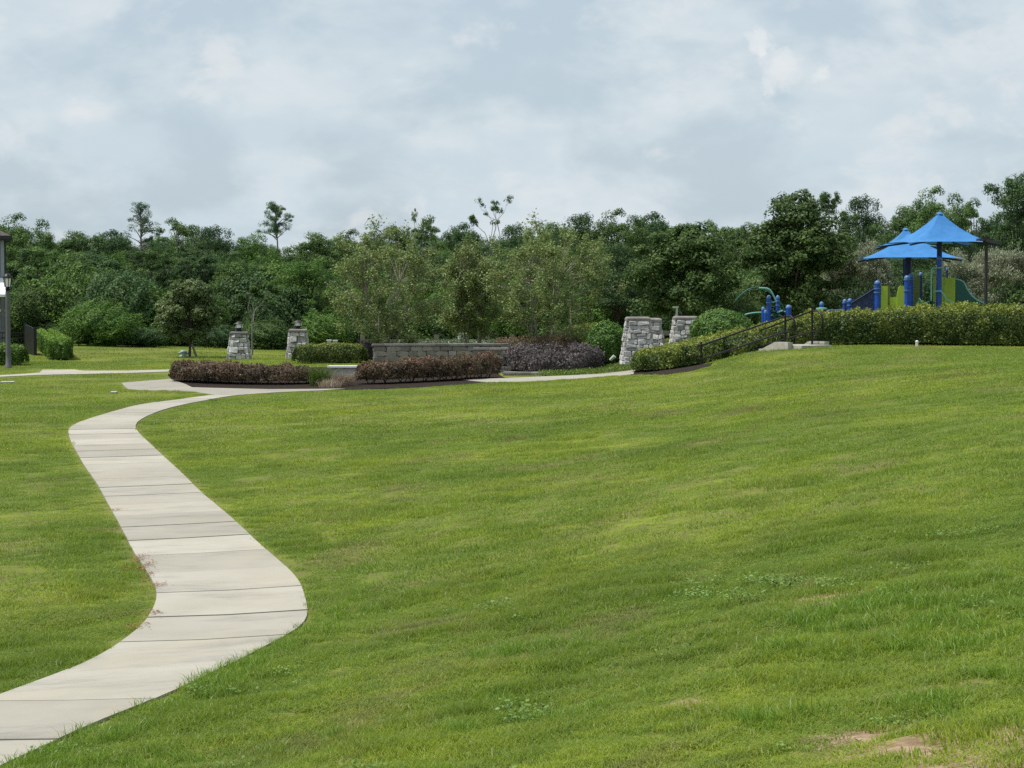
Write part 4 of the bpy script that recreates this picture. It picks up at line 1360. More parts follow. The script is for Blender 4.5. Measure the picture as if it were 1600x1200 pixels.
def umbrella(label, px, Y, post_r, tiers):
    g = gpx(px, Y)
    o = thing('shade_umbrella', label, 'shade umbrella', g, 'blue shade umbrellas of the playground')
    ztop = max(t[2] for t in tiers)
    MB().tube([g - Vector((0, 0, .2)), Vector((g.x, g.y, ztop - .12))], post_r, 12).build('post', M['navy_paint'], o, True)
    MB().lathe((g.x, g.y, ztop - .10), [(.13, -.02), (.135, .02), (.10, .07), (.03, .09)], 12).build('peak_cap', M['shade_cap'], o, True)
    for dx, ze, zt, side, rot, pw in tiers:
        c = (g.x + dx, g.y, 0)
        mb = MB()
        corners, A = canopy(mb, c, side, rot, ze, zt, power=pw)
        ob = mb.build('canopy', M['fabric'], o, True)
        bm = bmesh.new(); bm.from_mesh(ob.data); bmesh.ops.remove_doubles(bm, verts=bm.verts, dist=.004); bm.to_mesh(ob.data); bm.free()
        for q in corners:
            e = Vector((c[0], c[1], ze - .10)) + A @ (q * .97)
            MB().tube([Vector((g.x, g.y, zt - .35 * (zt - ze))), Vector((g.x, g.y, ze)).lerp(e, .5) + Vector((0, 0, .06)), e - Vector((0, 0, .03))], .035, 6).build('arm', M['navy_paint'], o)
    return o
z_e, z_t = pz(379), pz(331)
umbrella('tall blue peaked shade umbrella in front, over the slide platform', 1466, YP, .10, [(0, z_e, z_t, px_size(148, YP), R(8), 1.95)])
Y2 = 85.6
umbrella('wide low blue shade umbrella tucked under the edge of the tall one', 1418, Y2, .12, [(0, pz(403, Y2), pz(366, Y2), px_size(150, Y2), R(-5), 1.45)])
Y3 = 90.0
umbrella('small blue peak of a rear shade umbrella showing behind the other two', 1413, Y3, .10, [(0, pz(384, Y3), pz(356, Y3), px_size(86, Y3), R(-4), 2.0)])
def play_post(parent, px, top, Y, r=.11, mat='blue_paint', rings=(), base=None):
    g = gpx(px, Y)
    zt = pz(top, Y)
    p = MB().tube([g - Vector((0, 0, .2)), Vector((g.x, g.y, zt - .06))], r, 12).build('post', M[mat], parent, True)
    MB().lathe((g.x, g.y, zt - .062), [(r * 1.05, 0), (r * 1.05, .05), (r * .8, .10), (r * .3, .13)], 12).build('post_cap', M['pale_cap'], p, True)
    for q in rings:
        MB().lathe((g.x, g.y, pz(q, Y)), [(r * 1.25, 0), (r * 1.25, .05)], 12).build('clamp', M['pale_cap'], p, True)
    return p
def panel(parent, x0, x1, y0, y1, Y, mat, arch=None, name='panel', thick=.05, hole=False):
    """upright plastic panel between photo columns; arch: which upper corner is rounded"""
    a, b = at(x0, y1, Y), at(x1, y0, Y)
    w, h = b.x - a.x, b.z - a.z
    pts = []
    if arch == 'r':
        pts = [(0, 0), (w, 0), (w, h * .45)] + [(w * .5 + w * .5 * math.cos(t), h * .55 + h * .45 * math.sin(t)) for t in np.linspace(.3, math.pi / 2, 6)] + [(0, h)]
    elif arch == 'l':
        pts = [(0, 0), (w, 0), (w, h)] + [(w * .5 - w * .5 * math.cos(t), h * .55 + h * .45 * math.sin(t)) for t in np.linspace(math.pi / 2, .3, 6)] + [(0, h * .45)]
    elif arch == 'both':
        pts = [(0, 0), (w, 0), (w, h * .8)] + [(w * .5 + w * .5 * math.cos(t), h * .8 + h * .2 * math.sin(t)) for t in np.linspace(.3, math.pi - .3, 8)] + [(0, h * .8)]
    else:
        pts = [(0, 0), (w, 0), (w, h), (0, h)]
    poly = [Vector((a.x + x, Y - thick / 2, a.z + z)) for x, z in pts]
    return MB().prism(poly, (0, thick, 0)).build(name, M[mat], parent)
def play_structure():
    g = gpx(1430, YP)
    o = thing('play_structure', 'blue and lime climbing structure with slide under the umbrellas', 'playground', g)
    play_post(o, 1370, 441, YP, .115, rings=(452, 458))
    play_post(o, 1416, 433, YP, .11, rings=(438, 455))
    play_post(o, 1422, 430.5, YP + .3, .10, rings=(437,))
    play_post(o, 1466, 403, YP - .4, .105, rings=(455,))
    play_post(o, 1327, 469, YP + 1.5, .09, rings=(472, 478))
    play_post(o, 1319, 470, YP + 2.2, .08, rings=(474,))
    play_post(o, 1437, 428, YP + 2.4, .07, 'navy_paint')
    play_post(o, 1478, 420, YP + 2.0, .04, 'navy_paint')
    panel(o, 1376, 1387, 447, 489, YP, 'lime_plastic', None)
    panel(o, 1386, 1391, 447, 489, YP + .12, 'olive_plastic', 'r')
    panel(o, 1401, 1413, 446.5, 489, YP, 'lime_plastic', 'l')
    panel(o, 1390.5, 1401.5, 464, 489, YP + .05, 'lime_plastic', None)
    panel(o, 1424, 1437, 432, 489, YP + .8, 'olive_plastic', None)
    panel(o, 1458, 1462.5, 432, 489, YP + .5, 'lime_plastic', None)
    panel(o, 1470, 1474.5, 432, 489, YP + .3, 'lime_plastic', None)
    panel(o, 1475, 1492.5, 434, 489, YP + .5, 'lime_plastic', None)
    # deck
    a, b = gpx(1372, YP), gpx(1490, YP)
    MB().box(((a.x + b.x) / 2, YP + 1.0, pz(486)), (b.x - a.x, 1.9, .08)).build('deck', M['navy_paint'], o)
    # slide: hood, chute with raised edges running down
    prof = [(1493, 436), (1500, 437.5), (1506, 441), (1511, 452), (1518, 462), (1528, 470), (1540, 475), (1540, 490), (1493, 490)]
    pts = [at(x, y, YP + .6) for x, y in prof]
    s = MB().prism(pts, (0, .05, 0)).build('slide', M['teal_plastic'], o)
    pts2 = [p + Vector((0, .75, 0)) for p in pts]
    MB().prism(pts2, (0, .05, 0)).build('slide_side', M['teal_plastic'], s)
    vs, fs = [], []
    rim = [at(x, y + 7, YP + .6) for x, y in prof[:7]]
    for p in rim:
        vs += [p + Vector((0, .05, 0)), p + Vector((0, .75, 0))]
    for k in range(len(rim) - 1): fs.append((2 * k, 2 * k + 1, 2 * k + 3, 2 * k + 2))
    MB().add(vs, fs).build('chute', M['teal_plastic'], s)
    MB().tube([at(x, y, YP + .62) for x, y in prof[:7]], .035, 6).build('slide_rim', M['aqua_paint'], s, True)
    # bent grab rails
    MB().tube([at(x, y, YP - .55) for x, y in ((1455, 470), (1455.5, 425), (1456.5, 420), (1459, 418.5), (1474, 418.5))], .028, 7).build('grab_rail', M['aqua_paint'], o, True)
    MB().tube([at(x, y, YP - .55) for x, y in ((1459, 455), (1470, 455), (1474, 459), (1478, 468), (1486, 471), (1490, 476))], .03, 7).build('grab_rail', M['aqua_paint'], o, True)
    # net of green climbing bars between the posts
    for k in range(5):
        x0 = 1430 + k * 6
        MB().tube([at(x0, 488, YP - .2), at(x0 + 1.5, 476 - (k % 2) * 4, YP - .3), at(x0 + 7, 470 + (k % 3) * 2, YP - .3)], .03, 6).build('climber_bar', M['teal_plastic'], o, True)
    MB().tube([at(1436, 466, YP - .3), at(1440, 472, YP - .3), at(1444, 474, YP - .3), at(1452, 471, YP - .3)], .03, 6).build('grab_rail', M['aqua_paint'], o, True)
    # sloping bridge with upright bars
    for Y, nm in ((YP + .1, 0), (YP + 1.2, 1)):
        MB().tube([at(1330, 474, Y + .5), at(1350, 462, Y + .2), at(1367, 451, Y)], .035, 6).build('bridge_rail', M['navy_paint'], o, True)
        for k in range(22):
            t = k / 21
            a = at(1330, 474, Y + .5).lerp(at(1367, 451, Y), t) + Vector((0, 0, -.02 * math.sin(math.pi * t)))
            MB().tube([a, a - Vector((0, 0, .85))], .018, 5, caps=False).build('bridge_bar', M['navy_paint'], o)
    MB().box((at(1349, 480, YP).x, YP + .8, pz(492)), (.95, 1.1, .06), 0, 1, Matrix.Rotation(R(-20), 3, 'Y')).build('bridge_deck', M['navy_paint'], o)
    return o
play_structure()
def small_climber():
    Y = 81.0
    g = gpx(1208, Y)
    o = thing('climbing_frame', 'blue posted climbing frame with aqua arch seen through the stair rail', 'playground', g)
    play_post(o, 1200.5, 464, Y, .08, rings=(474,))
    play_post(o, 1214.5, 464, Y + .5, .07, rings=(471, 478))
    play_post(o, 1192, 482, Y - .3, .07)
    play_post(o, 1195.5, 487, Y - .6, .065)
    play_post(o, 1231.5, 479, Y - .2, .11)
    pts = [at(1150 + 72 * t, 476 - 27 * math.sin(math.pi * min(1, t * .98 + .06)) ** .8, Y + .8) for t in np.linspace(0, 1, 12)]
    MB().tube(pts + [at(1226, 486, Y + .8)], .028, 7).build('arch', M['teal_plastic'], o, True)
    MB().tube([at(x, y, Y - .1) for x, y in ((1186, 450), (1198, 450.5), (1203, 453), (1207, 459), (1211, 467), (1213, 472))], .034, 7).build('arch', M['aqua_paint'], o, True)
    MB().tube([at(x, y, Y) for x, y in ((1160, 493), (1170, 490), (1180, 488.5), (1192, 488))], .026, 6).build('arch', M['aqua_paint'], o, True)
    for k, (x, y) in enumerate(((1204, 472), (1207, 480), (1210, 486), (1205, 494), (1211, 500), (1218, 494), (1221, 486), (1206, 506), (1216, 508))):
        c = at(x, y, Y + .2)
        MB().lathe(c - Vector((0, 0, .05)), [(.02, 0), (.10, .03), (.12, .06), (.04, .11)], 9).build('foothold', M['teal_plastic' if k % 2 else 'navy_paint'], o, True)
    MB().tube([at(1203, 471, Y + .1), at(1208, 472.5, Y - .1), at(1213, 471, Y + .3)], .035, 6).build('rung', M['aqua_paint'], o, True)
    MB().tube([at(1215, 488, Y + .1), at(1222, 485.5, Y - .1), at(1226, 487, Y + .3)], .035, 6).build('rung', M['aqua_paint'], o, True)
    MB().tube([at(1202, 487, Y + .1), at(1208, 486, Y - .1), at(1214, 488, Y + .3)], .035, 6).build('rung', M['teal_plastic'], o, True)
    panel(o, 1203, 1221, 489, 520, Y + .3, 'teal_plastic', 'both', 'climbing_panel')
    return o
small_climber()
def low_beam():
    Y = 82.0
    g = gpx(1283, Y)
    o = thing('balance_beam', 'low blue beam on capped post between the stair rail and the bridge', 'playground', g)
    play_post(o, 1283, 474, Y, .085)
    MB().lathe((g.x, Y, pz(484.5, Y)), [(.14, 0), (.22, .03), (.22, .08), (.1, .10)], 12).build('foothold', M['aqua_paint'], o, True)
    MB().lathe((at(1289, 0, Y).x, Y + .3, pz(488, Y)), [(.14, 0), (.20, .03), (.20, .08), (.1, .10)], 12).build('foothold', M['teal_plastic'], o, True)
    MB().tube([at(1290, 485.5, Y), at(1318, 484.5, Y)], .045, 8).build('beam', M['blue_paint'], o, True)
low_beam()
def area_light():
    Y = 76.5
    g = gpx(1539, Y)
    o = thing('area_light', 'slim dark area light pole with flat head beside the tall umbrella', 'street lamp', g)
    zt = at(1538, 384, Y).z
    MB().tube([g - Vector((0, 0, .2)), Vector((g.x, g.y, zt))], [.075, .06], 10).build('pole', M['dark_bronze'], o, True)
    MB().lathe((g.x, g.y, zt), [(.06, 0), (.08, .05), (.14, .16), (.10, .20)], 10).build('neck', M['dark_bronze'], o, True)
    a = at(1538, 374, Y)
    MB().box(a + Vector((.02, 0, .02)), (.30, .30, .16)).build('hub', M['dark_bronze'], o)
    MB().box(at(1551, 378, Y), (px_size(25, Y), .40, .10), 0, .9, Matrix.Rotation(R(10), 3, 'Y')).build('lamp_head', M['dark_bronze'], o)
    MB().box(at(1531, 374.5, Y), (px_size(9, Y), .36, .08), 0, .9).build('lamp_head', M['dark_bronze'], o)
area_light()
# slim white light pole and the grey board rail between the pillars
Y = 88.0
g = gpx(1056, Y)
o = thing('light_pole', 'slim pale pole with short arm behind the stone pillar', 'street lamp', g)
t = at(1057.5, 481, Y)
MB().tube([Vector((t.x, Y, g.z)), t], .045, 8).build('pole', M['grey_box'], o)
MB().box(t + Vector((-.05, 0, .03)), (.24, .14, .06)).build('lamp_head', M['grey_box'], o)
Y = 79.5
o = thing('board_rail', 'weathered grey board rail between the two stone pillars', 'rail', gpx(1041, Y))
l = root_of(o)
for q, (y0, y1) in enumerate(((517, 524),)):
    a = at(1041, (y0 + y1) / 2, Y)
    MB().box(a, (px_size(44, Y), .10, px_size(7, Y))).build('board', M['timber'], o)
for x in (1026, 1056):
    g = gpx(x, Y + .09)
    MB().box((g.x, g.y, (g.z + at(x, 518, Y).z) / 2), (.12, .07, at(x, 518, Y).z - g.z)).build('post', M['timber'], o)

# ================================================================== things round the plaza edge
def timber_fence():
    Y = 98.0
    g = gpx(680, Y)
    o = thing('timber_fence', 'low weathered timber fence along the far edge of the plaza', 'fence', g)
    xs = (567, 600, 640, 682, 722, 762, 800, 856)
    zt = at(680, 529.0, Y).z
    for x in xs:
        p = gpx(x, Y)
        MB().box((p.x, Y, (p.z + zt + .18) / 2 - .05), (.22, .22, zt + .28 - p.z)).build('post', M['timber'], o)
    for a, b in zip(xs[:-1], xs[1:]):
        pa, pb = gpx(a, Y), gpx(b, Y)
        for dz in (-.12, -.55):
            MB().box(((pa.x + pb.x) / 2, Y, zt + dz), (pb.x - pa.x - .224, .09, .17)).build('rail', M['timber'], o)
timber_fence()
def box_unit(name, label, px, Y, w, y_top, mat, group=None, d=.4):
    g = gpx(px, Y); t = at(px, y_top, Y).z
    o = thing(name, label, 'utility box', g, group)
    MB().box((g.x, g.y, (g.z + t) / 2 - .04), (px_size(w, Y), d, t - g.z + .02), .1).build('body', M[mat], o)
    MB().box((g.x, g.y, t - .03), (px_size(w, Y) + .05, d + .05, .05), .1, .93).build('lid', M[mat], o)
    return o
box_unit('utility_box', 'white utility box behind the low stone wall', 723, 96, 14, 520, 'green_box', None, .6)
box_unit('utility_box', 'small grey box with a taller twin at its side, near the lantern pillar hedge', 514.5, 95, 6.5, 530.5, 'grey_box', 'small grey boxes beyond the hedge', .25)
box_unit('utility_box', 'small grey box closer to the timber fence than its twin', 524, 95.4, 6.5, 531, 'grey_box', 'small grey boxes beyond the hedge', .25)
def scatter_plants():
    rng = np.random.default_rng(44)
    n = 15000
    Y = rng.uniform(90, 97, n); px = rng.uniform(615, 905, n)
    x = (px - 800) / F * Y
    hgt = .30 + .42 * vnoise(x * 1.6, Y * 1.2, 51)
    z = H(x, Y) + hgt * rng.uniform(0, 1, n) ** .6
    me = leaves_mesh('flowering_plants', np.c_[x, Y, z], rng.normal(size=(n, 3)) + np.array((0, 0, .6)), .10, rng, .55, M['pale_plant'], tint=np.where(rng.uniform(0, 1, n) < .12, rng.uniform(.7, 1, n), rng.uniform(0, .35, n)))
    tag(link_mesh('flowering_plants', me), 'band of low pale flowering plants behind the stone wall', 'plants', None, 'stuff')
    n = 7000
    Y = rng.uniform(69.5, 73.5, n); px = rng.uniform(842, 985, n)
    x = (px - 800) / F * Y
    m = ~inside(x, Y, STRIP)
    x, Y = x[m], Y[m]; n = len(x)
    me = leaves_mesh('ground_cover', np.c_[x, Y, H(x, Y) + rng.uniform(.01, .13, n)], rng.normal(size=(n, 3)) * .6 + np.array((0, 0, 1)), .06, rng, .6, M['cover_leaf'])
    tag(link_mesh('ground_cover', me), 'bright ground cover between the walk and the purple hedge', 'plants', None, 'stuff')
scatter_plants()
def hydrant():
    Y = 88.0
    g = gpx(287, Y)
    h = at(287, 546, Y).z - g.z
    o = thing('fire_hydrant', 'pale fire hydrant at the foot of the young oak', 'hydrant', g)
    r = .115
    MB().lathe(g, [(r * 1.5, 0), (r * 1.5, .05), (r, .06), (r, h * .60), (r * 1.3, h * .62), (r * 1.3, h * .67)], 14).build('barrel', M['hydrant'], o, True)
    MB().lathe(g, [(r * 1.25, h * .672), (r * 1.12, h * .80), (r * .7, h * .91), (r * .28, h * .93), (r * .28, h)], 14).build('bonnet', M['hydrant_cap'], o, True)
    for dx, dy, rr in ((-1, 0, .055), (1, 0, .055), (0, -1, .075)):
        d = Vector((dx, dy, 0))
        c = g + Vector((0, 0, h * .48))
        MB().tube([c + d * r * .9, c + d * r * 1.75], rr, 10).build('outlet', M['hydrant_cap'], o, True)
hydrant()
for px, py, lab in ((178, 615, 'small pale utility cover in the grass near the walk fork'), (12, 599, 'flat pale utility cover in the grass below the lamp post')):
    g = hit(px, py)
    o = tag(MB().box(g + Vector((0, 0, .035)), (.17 if px > 100 else .42, .5, .05), .1).build('utility_cover', M['concrete']), lab, 'cover')

# ================================================================== house corner, lamp, gate
def house():
    Y = 96.0
    x1 = at(7.5, 500, Y).x
    g = Vector((x1, Y, H(x1, Y) - .1))
    o = thing('house', 'grey two storey house with dark hip roof at the edge', 'house', g)
    zt = at(4, 376, Y).z
    W, D = 12.0, 10.0
    zc = (g.z + zt) / 2
    MB().box((x1 - W / 2, Y + D / 2, zc), (W, D, zt - g.z)).build('wall', M['siding'], o)
    k = 0
    z = g.z + .2
    while z < zt - .2:                       # lap boards of the siding
        MB().box((x1 - W / 2 - .09, Y - .014, z + .085), (W - .20, .028, .17), 0, 1, Matrix.Rotation(R(-3), 3, 'X')).build('siding_board', M['siding'], o)
        z += .185
    MB().box((x1 - .07, Y - .03, zc), (.14, .05, zt - g.z)).build('corner_board', M['siding'], o)
    MB().box((x1 - W / 2, Y - .045, at(0, 485, Y).z), (W + .02, .07, .10)).build('band_board', M['white_paint'], o)
    # hip roof with soffit
    e = .32
    a = [Vector((x1 - W - e, Y - e, zt)), Vector((x1 + e, Y - e, zt)), Vector((x1 + e, Y + D + e, zt)), Vector((x1 - W - e, Y + D + e, zt))]
    r1, r2 = Vector((x1 - D / 2, Y + D / 2, zt + 2.9)), Vector((x1 - W + D / 2, Y + D / 2, zt + 2.9))
    up = Vector((0, 0, .22))
    mb = MB()
    mb.add([p + up for p in a] + [r1, r2], [(0, 1, 4, 5), (1, 2, 4), (2, 3, 5, 4), (3, 0, 5)])
    mb.build('roof', M['shingle'], o)
    MB().box(((a[0].x + a[1].x) / 2, Y + D / 2, zt + .02), (W + 2 * e, D + 2 * e, .04)).build('soffit', M['dark_bronze'], o)
    for q in range(4):
        p, r = a[q], a[(q + 1) % 4]
        MB().box(((p.x + r.x) / 2, (p.y + r.y) / 2, zt + .135), (abs(p.x - r.x) + .05, abs(p.y - r.y) + .05, .18)).build('fascia', M['dark_bronze'], o)
    MB().tube([Vector((x1 + .05, Y - .05, zt)), Vector((x1 + .05, Y - .05, g.z))], .045, 8).build('downspout', M['dark_bronze'], o)
    # porch roof, pale metal
    za, zb = at(0, 434, Y - 1.6).z, at(0, 464, Y - 1.6).z
    xr = at(-4, 460, Y - 1.6).x
    vs = [(x1 - W, Y - .04, za), (xr - .08, Y - .04, za), (xr, Y - 1.6, zb + .12), (x1 - W, Y - 1.6, zb + .12), (x1 - W, Y - .04, zb), (xr - .08, Y - .04, zb), (xr, Y - 1.6, zb), (x1 - W, Y - 1.6, zb)]
    MB().add(vs, [(0, 1, 2, 3), (4, 5, 6, 7), (3, 2, 6, 7), (1, 5, 6, 2), (0, 3, 7, 4), (0, 4, 5, 1)]).build('porch_roof', M['white_paint'], o)
    MB().box((xr - .2, Y - 1.45, (zb + g.z) / 2), (.16, .16, zb - g.z)).build('porch_post', M['grey_post'], o)
    MB().box((x1 - 2.2, Y - .035, at(0, 410, Y).z), (1.0, .06, 1.4)).build('window', M['dark_bronze'], o)
    o.rotation_euler = (0, 0, R(15.5))
house()
def lamp_post():
    Y = 77.0
    g = gpx(13.5, Y)
    o = thing('lamp_post', 'grey lamp post with black lantern in front of the house', 'street lamp', g)
    s = px_size(1, Y)
    z0, z1 = at(13, 455, Y).z, at(13, 424, Y).z
    hh = z1 - z0
    MB().lathe(g, [(.14, -.1), (.14, .10), (.10, .16), (.095, .5), (.085, z0 - g.z)], 12).build('pole', M['grey_post'], o, True)
    l = Vector((g.x, g.y, z0))
    lan = MB().lathe(l, [(.07, 0), (.085, hh * .10), (.10, hh * .12), (.06, hh * .16), (.11, hh * .22)], 10).build('lantern', M['black_metal'], o, True)
    MB().lathe(l, [(.095, hh * .222), (.135, hh * .66)], 6).build('glass', M['lamp_glass'], lan)
    for k in range(6):
        a = k * math.pi / 3
        MB().tube([l + Vector((math.cos(a) * .105, math.sin(a) * .105, hh * .22)), l + Vector((math.cos(a) * .148, math.sin(a) * .148, hh * .67))], .013, 5).build('cage_bar', M['black_metal'], lan)
    MB().lathe(l, [(.19, hh * .66), (.19, hh * .70), (.11, hh * .84), (.04, hh * .90), (.025, hh)], 10).build('lid', M['black_metal'], lan, True)
lamp_post()
def gate():
    Y = 88.0
    a, b = at(38, 515, Y), at(53, 512, Y - 1.6)
    g = ground((a.x, Y - .8))
    o = thing('gate_panel', 'solid black gate panel with slanted top beside the boxed hedge', 'gate', g)
    z = lambda px, py, YY: at(px, py, YY).z
    p = [Vector((a.x, Y, g.z - .1)), Vector((b.x, Y - 1.6, g.z - .1)), Vector((b.x, Y - 1.6, z(53, 513, Y - 1.6))), Vector((a.x, Y, z(38, 506, Y)))]
    d = (p[1] - p[0]); d.z = 0; d.normalize()
    n = Vector((-d.y, d.x, 0))
    L = math.hypot(p[1].x - p[0].x, p[1].y - p[0].y)
    kk = 9
    for q in range(kk):
        t0, t1 = q / kk + .002, (q + 1) / kk - .004
        MB().prism([p[0].lerp(p[1], t0), p[0].lerp(p[1], t1), p[3].lerp(p[2], t1), p[3].lerp(p[2], t0)], n * .03).build('board', M['black_metal'], o)
    for q in (0, 1):
        c = p[q] + n * .05
        MB().box((c.x, c.y, (p[3 - q].z + g.z) / 2), (.10, .10, p[3 - q].z - g.z + .1)).build('post', M['black_metal'], o)
    # railing fence behind
    Y = 92.0
    g = gpx(28, Y)
    o = thing('railing_fence', 'thin black railing fence behind the gate panel', 'fence', g)
    zt, zb = at(28, 518, Y).z, g.z
    x0, x1 = at(-14, 0, Y).x, at(40, 0, Y).x
    for zz in (zt - .06, zt - .28, zb + .18):
        MB().box(((x0 + x1) / 2, Y, zz), (x1 - x0, .035, .04)).build('rail', M['black_metal'], o)
    n = int((x1 - x0) / .115)
    for q in range(n + 1):
        x = x0 + (x1 - x0) * q / n
        MB().box((x, Y - .03, (zt + zb) / 2), (.02, .02, zt - zb)).build('picket', M['black_metal'], o)
gate()

# ================================================================== trees
V_BROAD = [broad_tree(700 + i, 10, w, b, int(lb * 2.0), 330, .155, m, bk) for i, (w, b, lb, m, bk) in enumerate(((7.4, .22, 30, 'forest_leaf', 'bark'), (6.4, .28, 28, 'forest_leaf', 'grey_bark'), (8.2, .18, 34, 'forest_leaf_dark', 'bark'),
            (6.0, .30, 24, 'forest_leaf_dark', 'grey_bark'), (7.0, .25, 28, 'forest_leaf_bright', 'bark'), (5.4, .40, 18, 'forest_leaf', 'grey_bark')))]
V_TALL = [broad_tree(730 + i, 10, 5.0, .30, 52, 300, .15, m, 'pale_bark', .8, .6, .95) for i, m in enumerate(('forest_leaf', 'forest_leaf', 'forest_leaf_dark'))]
V_AIRY = [broad_tree(720 + i, 10, w, .40, int(lb * 1.7), 260, .15, 'forest_leaf', 'grey_bark', leanlobe=.8) for i, (w, lb) in enumerate(((6.5, 20), (5.0, 15)))]
V_PINE = [pine_tree(740, 14, 5.4, .50, 46, 190, .22), pine_tree(745, 14, 5.0, .74, 44, 190, .22)]
V_SNAG = [snag_tree(760, 10, .50), snag_tree(763, 10, .45, .42), snag_tree(765, 10, .9, .45)]
V_OAK = [broad_tree(780, 6.6, 5.0, .04, 95, 300, .15, 'oak_leaf', 'bark', .66), broad_tree(781, 5.0, 4.6, .05, 80, 300, .14, 'oak_leaf', 'bark', .72)]
V_FEATHER = [feather_tree(790, 4.0, 4.0), feather_tree(791, 4.0, 4.6)]
def mesh_height(ms): return max(v[2] for v in ms[0].bound_box) if False else max(v.co.z for v in ms[0].vertices)
def mesh_width(ms):
    xs = np.empty(len(ms[0].vertices) * 3); ms[0].vertices.foreach_get('co', xs)
    x = xs[0::3]
    return np.percentile(x, 99) - np.percentile(x, 1)
SIZE = {}
def stand(name, label, px, py_top, wpx, Y, ms, group=None, rz=None, fixw=True):
    """a tree in the column px whose top reaches row py_top, at distance Y"""
    g = gpx(px, Y)
    key = ms[0].name
    if key not in SIZE: SIZE[key] = (mesh_height(ms), mesh_width(ms))
    h, w = SIZE[key]
    sz = (at(px, py_top, Y).z - g.z) / h
    sx = px_size(wpx, Y) / w if wpx else sz
    return place_tree(name, label, g, ms, (sx, sx, sz), rnd.uniform(-.5, .5) if rz is None else rz, group)
FG = 'trees of the wood behind the park'
B = V_BROAD
for t in (
    ('broadleaf_tree', 'tall rounded tree rising just beside the house roof', 40, 332, 100, 124, B[0]),
    ('broadleaf_tree', 'level topped tree between the house side crown and the tall pine', 112, 358, 90, 130, B[1]),
    ('broadleaf_tree', 'tree whose low crown touches the foot of the tall narrow pine crown', 165, 357, 80, 128, B[3]),
    ('pine_tree', 'narrow tall pine standing out against the sky above the big round bush', 224, 314, 60, 132, V_PINE[0]),
    ('airy_tree', 'open crowned tree with sky showing through next to the tall pine', 283, 338, 85, 136, V_AIRY[0]),
    ('broadleaf_tree', 'dark full tree above the young oak', 335, 350, 90, 122, B[2]),
    ('broadleaf_tree', 'even green tree between the young oak and the lone pine crown', 395, 361, 85, 126, B[4]),
    ('pine_tree', 'lone pine with small round crown floating above the treetops', 440, 312, 52, 150, V_PINE[1]),
    ('broadleaf_tree', 'green tree below and beside the lone floating pine crown', 485, 360, 85, 124, B[1]),
    ('broadleaf_tree', 'dark tree behind the wide multi stemmed tree near the lantern pillars', 555, 357, 90, 126, B[0]),
    ('broadleaf_tree', 'tree with ragged top peeping over the wide multi stemmed tree', 612, 350, 75, 122, B[5]),
    ('bare_tree', 'thin half dead tree with a bent bare top left of the round crown'.replace(' left of', ' next to'), 655, 324, 36, 130, V_SNAG[1]),
    ('airy_tree', 'open round crown beside the thin half dead tree', 678, 335, 68, 132, V_AIRY[1]),
    ('broadleaf_tree', 'tree between the open round crown and the tall bare branched tree', 718, 346, 62, 126, B[3]),
    ('bare_tree', 'tall bare branched tree with a leafy tuft at its tip against the sky', 770, 303, 64, 122, V_SNAG[0]),
    ('broadleaf_tree', 'dark tree at the foot of the tall bare branched tree', 806, 347, 84, 124, B[2]),
    ('broadleaf_tree', 'tree behind the pale stemmed tree with forked trunk', 858, 344, 80, 122, B[1]),
    ('broadleaf_tree', 'taller dark tree rising behind the pale stemmed tree', 908, 330, 95, 120, B[2]),
    ('broadleaf_tree', 'tall dark tree above the ball shaped bush', 965, 325, 100, 116, B[0]),
    ('broadleaf_tree', 'dark tree with uneven top above the thick stone pillar', 1008, 329, 80, 120, B[3]),
    ('broadleaf_tree', 'pale green distant tree showing over the bushy oak by the pillars', 1062, 346, 86, 128, B[4]),
    ('airy_tree', 'thin crowned tree between the bushy oak and the big oak', 1118, 341, 88, 124, V_AIRY[0]),
    ('airy_tree', 'sparse pale tree against the sky touching the big oak', 1166, 346, 60, 122, V_AIRY[1]),
    ('bare_tree', 'slender crooked tree with sparse leaves beside the big oak', 1304, 298, 62, 114, V_SNAG[2]),
    ('broadleaf_tree', 'dark round topped tree behind the grey feathery tree near the umbrellas', 1345, 302, 88, 116, B[2]),
    ('broadleaf_tree', 'tree showing between the dark round top and the blue umbrellas', 1405, 318, 90, 112, B[1]),
    ('broadleaf_tree', 'tall broad tree directly above the peak of the tall umbrella', 1462, 290, 104, 108, B[0]),
    ('airy_tree', 'open topped tree beside the peak of the tall umbrella', 1517, 308, 66, 112, V_AIRY[1]),
    ('broadleaf_tree', 'tallest tree beyond the area light pole, cut by the picture edge', 1592, 262, 104, 104, B[3]),
    ('broadleaf_tree', 'dark lower tree behind the area light pole', 1548, 340, 80, 112, B[2]),
    # second row, in front of the wood
    ('broadleaf_tree', 'grey green tree in front of the wood above the black gate', 62, 384, 84, 114, V_TALL[0]),
    ('broadleaf_tree', 'grey green tree in front of the wood above the big round bush', 150, 392, 84, 112, V_TALL[2]),
    ('broadleaf_tree', 'tree with pale leaning trunks behind the young oak', 238, 388, 80, 112, V_TALL[0]),
    ('broadleaf_tree', 'full dark tree behind the lantern pillar with the pale slim tree', 380, 392, 100, 110, B[0]),
    ('broadleaf_tree', 'slender pale trunked tree between the boxed hedge and the big round bush', 108, 398, 66, 113, V_TALL[1]),
    ('broadleaf_tree', 'slender pale trunked tree directly behind the young oak crown', 308, 384, 74, 111, V_TALL[2]),
    ('broadleaf_tree', 'bright leafy tree behind the half hidden lantern pillar', 478, 400, 110, 106, B[4]),
    ('broadleaf_tree', 'dark tree filling the gap between the first two multi stemmed trees', 690, 395, 90, 108, B[2]),
    ('broadleaf_tree', 'dark tree between the pale stemmed tree and the bushy oak', 962, 380, 100, 104, B[2]),
    ('broadleaf_tree', 'very dark tree under the lower umbrella canopy', 1430, 385, 110, 98, B[2]),
):
    stand(*t, group=FG)
